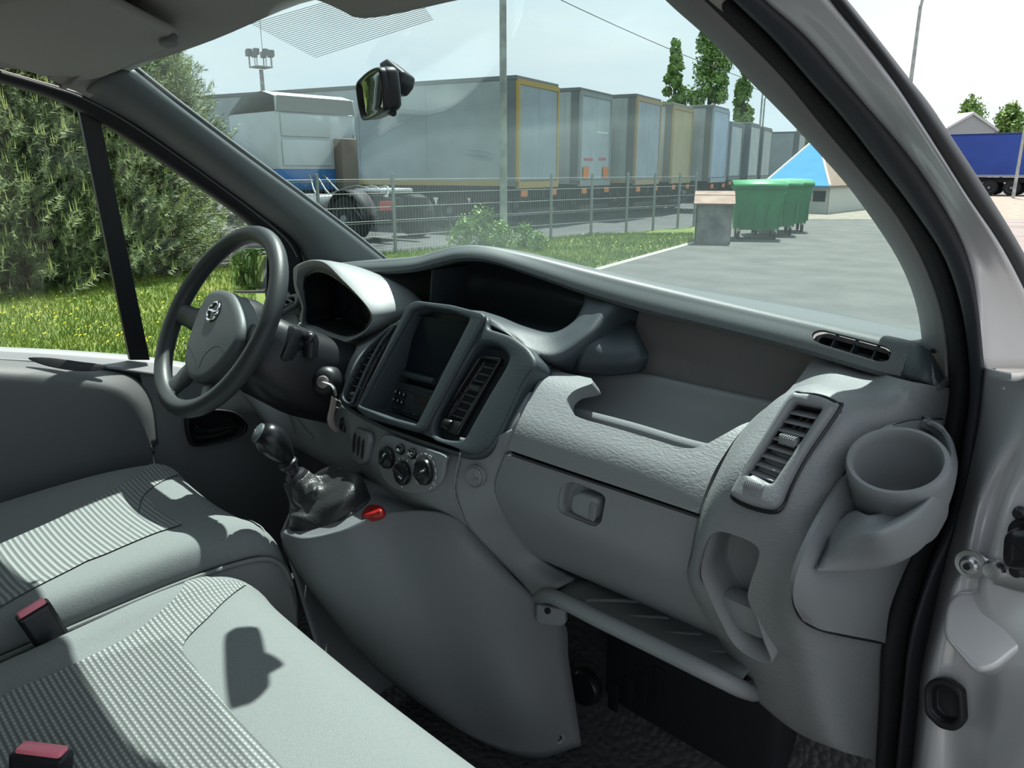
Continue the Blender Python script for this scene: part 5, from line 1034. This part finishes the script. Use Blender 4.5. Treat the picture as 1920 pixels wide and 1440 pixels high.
def htop(v, d): return 1.6+(320-v)/FPX*d*1.05
D_ = 62
for u, vt, rr, sd_, lab in ((1256, 95, 0.95, 21, 'slim poplar, leftmost of the three behind the trailers'), (1320, 72, 1.95, 22, 'tallest bushy poplar behind the grey trailers'), (1384, 148, 1.0, 23, 'shortest poplar on the right behind the trailers')):
    tree('poplar_tree', place(u, D_), leaf_mesh(sd_, htop(vt, D_), rr, 15000, 0.14), ('leaves', 'trunk'), lab, 'tree', 'poplars behind the trailers')
for u, vt, rr, sd_, lab, d in ((1802, 206, 2.9, 31, 'round light green tree behind the blue trailer beside a gable', 92), (1878, 213, 2.3, 32, 'small light green tree behind the blue trailer, right of the gable', 92), (1500, 243, 1.5, 33, 'small tree top above the farthest grey trailer', 90)):
    tree('tree', place(u, d), leaf_mesh(sd_, htop(vt, d), rr, 5000, 0.22, 0.3), ('leaves', 'trunk'), lab, 'tree', None)
for (x, y, s, lab) in ((-4.4, -3.6, 0.9, 'leafy tree behind the van reflected in the driver door mirror'), (-7.2, -6.2, 1.2, 'second leafy tree behind the van reflected in the door mirror')):
    tree('tree', V((x, y, 0)), leaf_mesh(int(-x*10), 6.0, 2.4, 9000, 0.13, 0.02), ('leaves', 'trunk'), lab, 'tree', None, s)
# weeds along the fence
WEED = leaf_mesh(41, 0.62, 0.42, 900, 0.035, 0.05)
for k, (u, v, s) in enumerate(((870, 470, 1.0), (905, 464, 1.25), (940, 470, 0.9), (985, 466, 0.8), (1010, 472, 0.6))):
    tree('weed_plant', G(u, v), WEED, ('leaves', 'trunk'), ['leafy weed clump at the left of the fence post group', 'tallest leafy weed clump in front of the lamp post', 'leafy weed clump just right of the lamp post', 'low leafy weed clump beside the dashboard hump', 'smallest leafy weed clump on the verge'][k], 'weed', 'weeds on the verge', s, k*1.3)

# ---- fence
GALV = mat('galvanised', (0.24, 0.26, 0.26), 0.6, metal=0.2)
fe = empty('wire_fence', f1, 'grey wire mesh fence with posts along the lorry park', 'fence')
def onfence(u):
    d = ray(u, 430); n2 = V((-fd.y, fd.x, 0)); t = (f1-CAM).dot(n2)/d.dot(n2); p = CAM+d*t; return V((p.x, p.y, 0))
us = [330, 480, 600, 740, 945, 1033, 1108, 1174, 1224, 1270, 1300]
fp = [onfence(u) for u in us]; HF = 1.45
for p in fp: mk('post', boxbm((0.05, 0.05, HF+0.1), Matrix.Translation(p+V((0, 0, (HF+0.1)/2))) @ Matrix.Rotation(math.atan2(fd.y, fd.x), 4, 'Z'), 0.006), GALV, fe)
for p, q in zip(fp[:-1], fp[1:]):
    b = bmesh.new(); L = (q-p).length; nv_ = int(L/0.075)
    for k in range(1, nv_): x = p.lerp(q, k/nv_); tubebm([x+V((0, 0, 0.08)), x+V((0, 0, HF))], 0.0028, 3, b=b, caps=False)
    for z in (0.10, 0.36, 0.62, 0.66, 0.92, 1.18, 1.40, 1.44): tubebm([p+V((0, 0, z)), q+V((0, 0, z))], 0.006, 4, b=b, caps=False)
    tag(mk('mesh_panel', b, GALV, fe, False), kind='stuff')

# ---- trailers
RUBT = mat('tyre', (0.02, 0.02, 0.022), 0.85); CHAS = mat('chassis', (0.035, 0.037, 0.04), 0.7); ORNG = mat('marker_orange', (0.75, 0.22, 0.04), 0.5); TRIM = mat('rust_yellow_trim', (0.50, 0.34, 0.10), 0.7)
HUBC = mat('wheel_hub', (0.25, 0.26, 0.27), 0.5, metal=0.5)
T1a, T1b = at(970, 140, 4.0), at(1046, 157, 4.0); wd_ = V((T1b.x-T1a.x, T1b.y-T1a.y, 0)).normalized(); ln_ = V((-wd_.y, wd_.x, 0))
def wheel(par, c, axv, r=0.5, w_=0.3):
    o = lathe('wheel', [(0, -w_/2), (r*0.62, -w_/2), (r*0.95, -w_*0.46), (r, -w_*0.3), (r, w_*0.3), (r*0.95, w_*0.46), (r*0.62, w_/2), (0, w_/2)], c, axv, RUBT, par, 24)
    lathe('hub', [(0, w_*0.62), (r*0.16, w_*0.62), (r*0.2, w_*0.5), (r*0.5, w_*0.42), (r*0.58, w_*0.53), (r*0.6, w_*0.4), (0, w_*0.4)], c, axv, HUBC, o, 20)
    return o
def trailer(u, v, col, rear, lab, trim=None, L=13.6, H=4.0, grp='trailers in the lorry park', detail=2, wv=None, lv=None, stripes=None):
    A_ = at(u, v, H); A_ = V((A_.x, A_.y, 0))
    if wv is None and PREV[0] is not None:
        t_ = (A_-V((CAM.x, CAM.y, 0))); k_ = 1.0
        while (V((CAM.x, CAM.y, 0))+t_*k_-PREV[0]).dot(wd_) < 2.8: k_ += 0.005
        A_ = V((CAM.x, CAM.y, 0))+t_*k_; H = 1.6+(H-1.6)*k_
        if H > 4.35: H = 4.35
    if wv is None: PREV[0] = A_
    wv = wv or wd_; lv = lv or ln_; Wt = 2.5; zb = 1.22
    e = empty('semi_trailer', A_, lab, 'trailer', grp)
    mb = mat('curtain', col, 0.7, 0.2, 3, var=0.08, vscale=1.1); mr = mat('rear_door', rear, 0.7, var=0.06, vscale=1.4); mt = mat('frame', trim or tuple(c*0.55 for c in col), 0.7)
    def bx(name, l0_, l1_, w0, w1, z0, z1, m_, bev=0.0):
        c = A_+lv*((l0_+l1_)/2)+wv*((w0+w1)/2)+V((0, 0, (z0+z1)/2)); M_ = Matrix((( lv.x, wv.x, 0, c.x), (lv.y, wv.y, 0, c.y), (0, 0, 1, c.z), (0, 0, 0, 1)))
        bm_ = boxbm((abs(l1_-l0_), abs(w1-w0), z1-z0), M_, bev); bmesh.ops.recalc_face_normals(bm_, faces=bm_.faces); return mk(name, bm_, m_, e, False)
    bx('body', 0.06, L, 0.0, Wt, zb, H-0.12, mb); bx('roof', 0.0, L, -0.02, Wt+0.02, H-0.12, H, mat('roof_rail', tuple(c*0.5 for c in col), 0.7), 0.02)
    for k in range(2): bx('rear_door', -0.02, 0.06, 0.10+k*1.15, 1.24+k*1.15, zb+0.12, H-0.22, mr, 0.01)
    for w0 in (0.0, Wt-0.1): bx('rear_post', -0.04, 0.05, w0, w0+0.1, zb-0.05, H-0.1, mt)
    bx('rear_header', -0.04, 0.05, 0.1, Wt-0.1, H-0.22, H-0.1, mt); bx('rear_sill', -0.05, 0.05, 0.0, Wt, zb-0.08, zb+0.10, mt)
    bx('side_rail', 0.05, L, -0.015, 0.0, zb-0.02, zb+0.12, mt)
    for k in range(6 if detail > 1 else 0): bx('curtain_post', 0.5+k*2.4, 0.56+k*2.4, -0.012, 0.0, zb+0.1, H-0.15, mb)
    bx('corner_post', 0.05, 0.30, -0.02, 0.02, zb, H-0.12, mat('corner_grey', tuple(c*0.45 for c in col), 0.6))
    for w0 in (0.65, 1.75): bx('chassis_beam', 0.1, L, w0, w0+0.12, zb-0.38, zb-0.06, CHAS)
    bx('bumper', -0.03, 0.05, 0.1, Wt-0.1, 0.42, 0.56, CHAS)
    for k in range(2): bx('rear_lamp', -0.06, -0.03, 0.15+k*1.85, 0.50+k*1.85, 0.92, 1.08, ORNG)
    for k in range(2): bx('marker_plate', -0.07, -0.05, 0.2+k*1.6, 0.62+k*1.6, zb+0.16, zb+0.5, ORNG) if detail == 3 else None
    for k in range(3):
        for w0 in (0.18, Wt-0.18): wheel(e, A_+lv*(2.2+k*1.3)+wv*w0+V((0, 0, 0.5)), -wv if w0 < 1 else wv)
    if stripes:
        for (l0_, l1_, z0, z1, c) in stripes: bx('print_panel', -0.028, -0.02, l0_, l1_, z0, z1, mat('print', c, 0.6))
    return e
PREV = [None]
trailer(970, 140, (0.36, 0.40, 0.41), (0.33, 0.38, 0.42), 'nearest and largest grey trailer with rusty yellow rear frame', (0.48, 0.34, 0.12), detail=2)
trailer(1089, 163, (0.33, 0.36, 0.36), (0.40, 0.46, 0.48), 'second grey trailer with pale rear doors and orange marker plates', (0.30, 0.33, 0.33), detail=3, stripes=[(0.3, 1.0, 1.9, 1.98, (0.5, 0.15, 0.15)), (1.5, 2.1, 1.92, 2.0, (0.5, 0.15, 0.15)), (1.3, 2.2, 2.75, 2.8, (0.7, 0.72, 0.72))])
trailer(1195, 175, (0.36, 0.39, 0.38), (0.34, 0.39, 0.42), 'third grey trailer with rusty corner post', (0.42, 0.32, 0.20))
trailer(1264, 192, (0.42, 0.43, 0.40), (0.46, 0.40, 0.24), 'dirty tan trailer in the middle of the row', (0.40, 0.34, 0.20))
trailer(1339, 196, (0.36, 0.39, 0.39), (0.40, 0.46, 0.52), 'grey trailer with blue and white rear doors', (0.36, 0.40, 0.42))
trailer(1372, 227, (0.33, 0.36, 0.36), (0.45, 0.48, 0.47), 'sixth trailer with pale weathered doors', detail=1)
trailer(1408, 229, (0.32, 0.35, 0.35), (0.44, 0.48, 0.46), 'seventh trailer with pale green-grey doors', detail=1)
trailer(1432, 237, (0.34, 0.36, 0.36), (0.40, 0.43, 0.43), 'eighth narrow-looking grey trailer', detail=1)
trailer(1499, 246, (0.24, 0.27, 0.28), (0.40, 0.43, 0.42), 'dark grey trailer at the far end of the row beside the blue roof', detail=1)
PREV[0] = None
# blue trailer seen past the open door
b0, b1_ = at(1990, 246, 4.0), at(1772, 252, 4.0); lv_ = V((b1_.x-b0.x, b1_.y-b0.y, 0)).normalized(); wv_ = V((-lv_.y, lv_.x, 0))
if wv_.dot(FH_) < 0: wv_ = -wv_
trailer(1990, 246, (0.03, 0.07, 0.33), (0.03, 0.07, 0.33), 'blue curtain-sided trailer seen past the passenger door pillar', (0.30, 0.32, 0.36), L=13.6, grp=None, detail=1, wv=wv_, lv=lv_)

# ---- tractor unit
hd = (RT*-0.75+FH_*0.66).normalized(); sv = (RT*0.66+FH_*0.75).normalized()
c0 = at(512, 170, 3.45); c0 = V((c0.x, c0.y, 0))
tu = empty('truck_tractor', c0, 'white and blue lorry tractor unit parked behind the fence', 'truck')
CABW = mat('cab_white', (0.50, 0.56, 0.58), 0.5, var=0.05, vscale=2); CABB = mat('cab_blue', (0.03, 0.14, 0.36), 0.5); GREYP = mat('fairing_grey', (0.24, 0.26, 0.26), 0.6)
def tb(name, l0_, l1_, w0, w1, z0, z1, m_, bev=0.0, par=None):
    c = c0+hd*((l0_+l1_)/2)+sv*((w0+w1)/2)+V((0, 0, (z0+z1)/2)); M_ = Matrix(((hd.x, sv.x, 0, c.x), (hd.y, sv.y, 0, c.y), (0, 0, 1, c.z), (0, 0, 0, 1)))
    bm_ = boxbm((abs(l1_-l0_), abs(w1-w0), z1-z0), M_, bev); bmesh.ops.recalc_face_normals(bm_, faces=bm_.faces); return mk(name, bm_, m_, par or tu, True)
tb('cab', 0, 2.2, 0, 2.4, 1.62, 3.0, CABW, 0.06); tb('cab_lower', -0.01, 2.2, -0.01, 2.41, 1.12, 1.63, CABB, 0.03)
rf = gridmesh([[c0+hd*a+sv*b_+V((0, 0, z)) for a, z in ((-0.02, 3.0), (0.0, 3.35), (0.5, 3.48), (1.4, 3.42), (2.0, 3.1), (2.2, 2.95))] for b_ in (0.0, 0.15, 1.2, 2.25, 2.4)], face=c0+V((0, 0, 9)))
mk('roof_fairing', rf, CABW, tu); mk('fairing_end', ptsbm([c0+hd*-0.02+sv*b_+V((0, 0, z)) for b_, z in ((0.02, 3.0), (2.38, 3.0), (2.3, 3.36), (0.1, 3.36))], hd*0.05), GREYP, tu, False)
tb('rear_panel', -0.05, 0, 0.12, 1.55, 1.72, 2.35, CABW, 0.03); tb('rear_panel', -0.05, 0, 0.12, 1.55, 2.42, 2.95, CABW, 0.03); tb('stack_box', -0.35, 0, 1.65, 2.15, 1.0, 2.4, mat('stack_brown', (0.22, 0.18, 0.15), 0.7), 0.03)
tube('exhaust', [c0+hd*-0.2+sv*2.2+V((0, 0, z)) for z in (1.2, 1.8, 2.5)], 0.06, STEEL, tu, 10)
for w0 in (0.75, 1.55): tb('chassis_rail', -3.6, 1.0, w0, w0+0.1, 0.75, 1.0, CHAS)
tb('fuel_tank', -1.5, -0.3, 0.05, 0.7, 0.55, 1.05, STEEL, 0.12)
for l_2 in (-2.5,):
    for w0 in (0.2, 2.2): wheel(tu, c0+hd*l_2+sv*w0+V((0, 0, 0.52)), -sv if w0 < 1 else sv, 0.52, 0.4)
for w0 in (0.2, 2.2): wheel(tu, c0+hd*1.3+sv*w0+V((0, 0, 0.52)), -sv if w0 < 1 else sv, 0.52, 0.3)
patch('mudguard', [[c0+hd*(-2.5+0.66*math.cos(a))+sv*w0+V((0, 0, 0.52+0.66*math.sin(a))) for a in [math.pi*k/8 for k in range(9)]] for w0 in (0.0, 0.45)], CHAS, tu, 2, 1, 0.02)
tb('fifth_wheel', -3.0, -2.0, 0.7, 1.7, 1.08, 1.2, STEEL, 0.04); tb('rear_lamp', -3.68, -3.6, 0.15, 0.55, 0.75, 0.95, mat('lamp_red', (0.45, 0.06, 0.05), 0.4))
for k in range(3): tube('air_hose', cr([c0+hd*-0.1+sv*(0.8+k*0.2)+V((0, 0, 1.5)), c0+hd*(-0.9-0.3*k)+sv*(0.5+0.2*k)+V((0, 0, 1.0)), c0+hd*(-2.0-0.4*k)+sv*(0.8+0.1*k)+V((0, 0, 1.25)), c0+hd*(-3.1)+sv*0.8+V((0, 0, 1.0))], 5), 0.025, GALV, tu, 6)

# ---- poles, masts, wires
CONC = mat('pole_concrete', (0.36, 0.37, 0.36), 0.8, var=0.25, vscale=3)
p0 = onfence(914)+fd*0+V((0.1, 0.4, 0)); tag(tube('lamp_post', [p0, p0+V((0, 0, 5)), p0+V((0, 0, 12))], [0.085, 0.075, 0.06], CONC, None, 12), 'weathered concrete pole rising in front of the nearest trailer', 'pole')
pm = place(505, 70); ms = empty('light_mast', pm, 'distant floodlight mast above the white truck cab', 'mast')
tube('mast', [pm, pm+V((0, 0, htop(152, 70)))], [0.25, 0.18], CONC, ms, 8); zt = htop(148, 70)
mk('platform', boxbm((1.5, 1.5, 0.1), Matrix.Translation(pm+V((0, 0, zt)))), CONC, ms, False)
for k in range(8):
    a = k*math.pi/4; tube('railing', [pm+V((math.cos(a), math.sin(a), zt)), pm+V((math.cos(a), math.sin(a), zt+1.0))], 0.04, CONC, ms, 5); box('floodlight', (0.4, 0.4, 0.5), pm+V((math.cos(a)*1.0, math.sin(a)*1.0, zt+1.15)), GALV, ms)
tube('antenna', [pm+V((0.5, 0, zt)), pm+V((0.5, 0, zt+4))], 0.03, CONC, ms, 5)
def street(u, vt, d, lab, arm=1.6, cat='street lamp'):
    p = place(u, d); h = htop(vt, d); e = empty('street_lamp', p, lab, cat); tube('pole', [p, p+V((0, 0, h-0.5))], [0.10, 0.06], CONC, e, 8)
    tube('arm', cr([p+V((0, 0, h-0.6)), p+RT*arm*0.3+V((0, 0, h-0.1)), p+RT*arm+V((0, 0, h))], 5), 0.05, CONC, e, 6); box('lamp_head', (0.6, 0.25, 0.12), p+RT*(arm+0.25)+V((0, 0, h)), GALV, e, Matrix.Rotation(YAW, 4, 'Z'), 0.04)
street(1418, 166, 60, 'thin curved street lamp above the far trailers'); street(1423, 188, 64, 'shorter lamp beside the curved street lamp above the far trailers', 0.6)
street(1908, 140, 46, 'tall grey street lamp in front of the blue trailer', 1.0); street(1686, 28, 30, 'floodlight pole at the top right beyond the passenger pillar', 0.3)
def wire(name, a, b_, sag, lab):
    pts = [a.lerp(b_, t/12)-V((0, 0, sag*4*(t/12)*(1-t/12))) for t in range(13)]; tag(tube(name, pts, 0.018, CHAS, None, 5), lab, 'cable')
wire('overhead_cable', W(1000, -25, D=32), W(1560, 195, D=60), 0.5, 'thin overhead cable crossing the sky towards the poplars')
wire('overhead_cable', W(1380, 150, D=60), W(1600, 222, D=60), 0.3, 'thin overhead cable right of the poplars')
# ---- bins, crate, blue-roofed hut
BING = mat('bin_green', (0.04, 0.22, 0.085), 0.5, 0.1, 20, var=0.08, vscale=4); BINL = mat('bin_lid_green', (0.05, 0.26, 0.11), 0.5)
na = G(1372, 449); bx_ = (RT*0.98-FH_*0.2).normalized(); by_ = V((-bx_.y, bx_.x, 0))
def bin_(o, lab, w_=1.14):
    e = empty('waste_container', o, lab, 'waste bin', 'green waste containers')
    M_ = Matrix(((bx_.x, by_.x, 0, o.x), (bx_.y, by_.y, 0, o.y), (0, 0, 1, 0), (0, 0, 0, 1)))
    def loc(x, y, z): return M_ @ V((x, y, z))
    prof_ = ((0.06, 0.16, 0.22), (0.02, 0.08, 0.75), (0.0, 0.02, 1.18), (-0.03, -0.02, 1.19), (-0.03, -0.02, 1.24))
    rows = [[loc(a, b_, z), loc(w_-a, b_, z), loc(w_-a, 1.05-b_, z), loc(a, 1.05-b_, z)] for a, b_, z in prof_]
    g = gridmesh(rows, True, face=False); g.faces.new([v for v in g.verts][:4]); bmesh.ops.recalc_face_normals(g, faces=g.faces); mk('body', g, BING, e, True, 30)
    lid_ = gridmesh([[loc(-0.05, y, z), loc(w_*0.5, y, z+0.02), loc(w_+0.05, y, z)] for y, z in ((-0.06, 1.24), (0.0, 1.30), (0.35, 1.36), (0.7, 1.38), (1.0, 1.36), (1.09, 1.24))], face=loc(0, 0, 9)); o2 = mk('lid', lid_, BINL, e); s = o2.modifiers.new('s', 'SOLIDIFY'); s.thickness = 0.03; bake(o2)
    for x, y in ((0.15, 0.15), (w_-0.15, 0.15), (0.15, 0.9), (w_-0.15, 0.9)): lathe('castor', [(0, -0.03), (0.09, -0.03), (0.10, -0.02), (0.10, 0.02), (0.09, 0.03), (0, 0.03)], loc(x, y, 0.10), bx_, RUBT, e, 16); mk('castor_fork', boxbm((0.07, 0.1, 0.12), Matrix.Translation(loc(x, y, 0.2))), STEEL, e, False)
    for s_ in (-0.06, w_+0.06): tube('lift_arm', [loc(s_, 0.3, 1.05), loc(s_, 0.75, 1.05)], 0.035, BING, e, 8)
    for k in range(4): x = 0.2+k*0.3; mk('rib', boxbm((0.03, 0.03, 0.8), Matrix.Translation(loc(x, 0.075, 0.7))), BING, e, False)
bin_(na, 'nearest green wheeled waste container beside the rusty box'); bin_(na+by_*1.25+RT*0.55, 'middle green wheeled waste container'); bin_(na+by_*2.5+RT*1.05, 'farthest green wheeled waste container in the row')
ca = G(1301, 456); cx_ = (RT*0.97-FH_*0.24).normalized(); cy_ = V((-cx_.y, cx_.x, 0))
crt = empty('metal_crate', ca, 'battered grey metal crate with brown lid left of the green bins', 'crate')
Mc = Matrix(((cx_.x, cy_.x, 0, ca.x), (cx_.y, cy_.y, 0, ca.y), (0, 0, 1, 0), (0, 0, 0, 1)))
CRT = mat('crate_grey', (0.10, 0.10, 0.105), 0.7, col2=(0.30, 0.29, 0.28), vscale=2.2, detail=5); LIDB = mat('crate_lid_brown', (0.20, 0.12, 0.09), 0.8, col2=(0.29, 0.20, 0.16), vscale=3)
for n2, s_, c_3 in (('front_board', (0.80, 0.04, 0.86), (0.40, 0.02, 0.43)), ('back_board', (0.80, 0.04, 0.86), (0.40, 1.0, 0.43)), ('side_board', (0.04, 1.0, 0.86), (0.02, 0.5, 0.43)), ('side_board', (0.04, 1.0, 0.86), (0.78, 0.5, 0.43)), ('bottom_board', (0.80, 1.0, 0.04), (0.40, 0.5, 0.03))): mk(n2, boxbm(s_, Mc @ Matrix.Translation(V(c_3))), CRT, crt, False)
mk('lid', boxbm((0.9, 0.55, 0.03), Mc @ Matrix.Translation((0.40, 0.15, 0.96)) @ Matrix.Rotation(0.30, 4, 'X')), LIDB, crt, False); mk('lid', boxbm((0.9, 0.6, 0.03), Mc @ Matrix.Translation((0.40, 0.72, 1.09)) @ Matrix.Rotation(0.12, 4, 'X')), LIDB, crt, False)
BLU = mat('blue_roof', (0.065, 0.22, 0.40), 0.95, spec=0.05, var=0.05, vscale=1.5); HUTW = mat('hut_wall', (0.50, 0.50, 0.46), 0.8)
hu_ = empty('kiosk', G(1500, 372), 'low hut with blue hipped roof behind the green bins', 'hut')
ha, hb_, hc_, hd_ = W(1428, 348, D=31), W(1556, 352, D=29), W(1690, 346, D=36), W(1560, 342, D=40); zt_ = ha.z
for p in (ha, hb_, hc_, hd_): p.z = 1.05
pk1, pk2 = W(1532, 268, D=34), W(1600, 275, D=37)
pk1.z = pk2.z = htop(262, 34)
for nm, fc in (('roof_slope', (ha, hb_, pk1)), ('roof_end', (hb_, hc_, pk2, pk1)), ('roof_slope', (hc_, hd_, pk2)), ('roof_back', (hd_, ha, pk1, pk2))):
    mk(nm, ptsbm([V(p) for p in fc], (0, 0, -0.08)), BLU if nm != 'roof_end' else mat('rust_roof', (0.20, 0.14, 0.10), 0.8), hu_, False)
tube('ridge', [ha, pk1], 0.05, HUTW, hu_, 6); tube('ridge', [hb_, pk1], 0.05, HUTW, hu_, 6)
ctr = (ha+hb_+hc_+hd_)/4
wl = [ctr+(p-ctr)*0.93 for p in (ha, hb_, hc_, hd_)]
for k in range(4): mk('wall', ptsbm([V((wl[k].x, wl[k].y, 0)), V((wl[(k+1) % 4].x, wl[(k+1) % 4].y, 0)), V((wl[(k+1) % 4].x, wl[(k+1) % 4].y, 1.0)), V((wl[k].x, wl[k].y, 1.0))], (wl[k]-ctr).normalized()*0.05), HUTW, hu_, False)
for f in (0.2, 0.42, 0.64, 0.86):
    p = wl[0].lerp(wl[1], f); mk('window', boxbm((0.5, 0.12, 0.4), Matrix.Translation((p.x, p.y, 0.65)) @ Matrix.Rotation(math.atan2((wl[1]-wl[0]).y, (wl[1]-wl[0]).x), 4, 'Z')), GLOSS, hu_, False)
# ---- right-hand background: gable house, rail
hp = place(1808, 70); hs = empty('house', hp, 'white gable house behind the blue trailer', 'house'); zg = htop(250, 70)
for nm, pts, dv, m_ in (('gable_wall', [hp-RT*2.2+V((0, 0, 0)), hp+RT*2.2, hp+RT*2.2+V((0, 0, zg)), hp+V((0, 0, zg+1.2)), hp-RT*2.2+V((0, 0, zg))], FH_*8, mat('house_grey', (0.40, 0.39, 0.38), 0.8)),
                        ('roof', [hp-RT*2.5+V((0, 0, zg-0.2)), hp+V((0, 0, zg+1.25)), hp+RT*2.5+V((0, 0, zg-0.2)), hp+RT*2.5+V((0, 0, zg)), hp+V((0, 0, zg+1.5)), hp-RT*2.5+V((0, 0, zg))], FH_*8.3, mat('house_roof', (0.62, 0.60, 0.58), 0.8))):
    mk(nm, ptsbm([V(p)-FH_*0.15 if nm == 'roof' else V(p) for p in pts], dv), m_, hs, False)
rl_ = empty('guard_rail', G(1860, 345), 'low grey metal railing in front of the blue trailer', 'railing')
ra_, rb_ = G(1790, 343), G(2050, 341)
for z in (0.45, 0.85): tube('rail', [ra_+V((0, 0, z)), rb_+V((0, 0, z))], 0.03, GALV, rl_, 6)
for k in range(9): p = ra_.lerp(rb_, k/8); tube('post', [p, p+V((0, 0, 0.95))], 0.035, GALV, rl_, 6)
sg = G(1858, 345); se = empty('sign_post', sg, 'small blue-grey signal post before the blue trailer', 'sign'); tube('pole', [sg, sg+V((0, 0, 2.6))], 0.05, GALV, se, 8); box('sign_box', (0.35, 0.2, 0.75), sg+V((0, 0, 2.7)), mat('sign_blue', (0.22, 0.30, 0.42), 0.6), se, Matrix.Rotation(YAW, 4, 'Z'), 0.04)
# van bonnet in front of the windscreen
tag(patch('bonnet', [[V((x, y, z-abs(x)*0.10)) for x in (-0.85, -0.4, 0, 0.4, 0.85)] for y, z in ((1.44, 1.20), (1.7, 1.10), (1.95, 0.95), (2.1, 0.75), (2.15, 0.4))], SILVER, None, 5, 5, 0.01, face=(0, 2, 9)), 'silver van bonnet below the windscreen', 'bonnet', kind='structure')

# open passenger door standing out beside the camera
d2 = empty('door_2', (0.92, 0.86, 0.5), 'open silver passenger door beyond the right edge of the photo', 'door', kind='structure')
ddv = V((1.0, 0.22, 0)).normalized(); dnv = V((-ddv.y, ddv.x, 0))
def dq(l, z, t=0.0): return V((0.93, 0.86, 0))+ddv*l+V((0, 0, z))+dnv*t
mk('door_shell', ptsbm([dq(0.02, 0.45), dq(1.0, 0.45), dq(1.05, 0.9), dq(1.03, 1.26), dq(0.02, 1.20)], dnv*0.09), SILVER, d2, False)
mk('door_trim', ptsbm([dq(0.08, 0.52, -0.03), dq(0.96, 0.52, -0.03), dq(1.0, 1.22, -0.03), dq(0.08, 1.16, -0.03)], dnv*0.03), DOORG, d2, False)
tube('door_window_frame', [dq(0.03, 1.2, 0.04), dq(0.45, 1.62, 0.04), dq(0.62, 1.76, 0.04), dq(0.98, 1.80, 0.04), dq(1.03, 1.25, 0.04)], 0.03, BLACK, d2, 8)
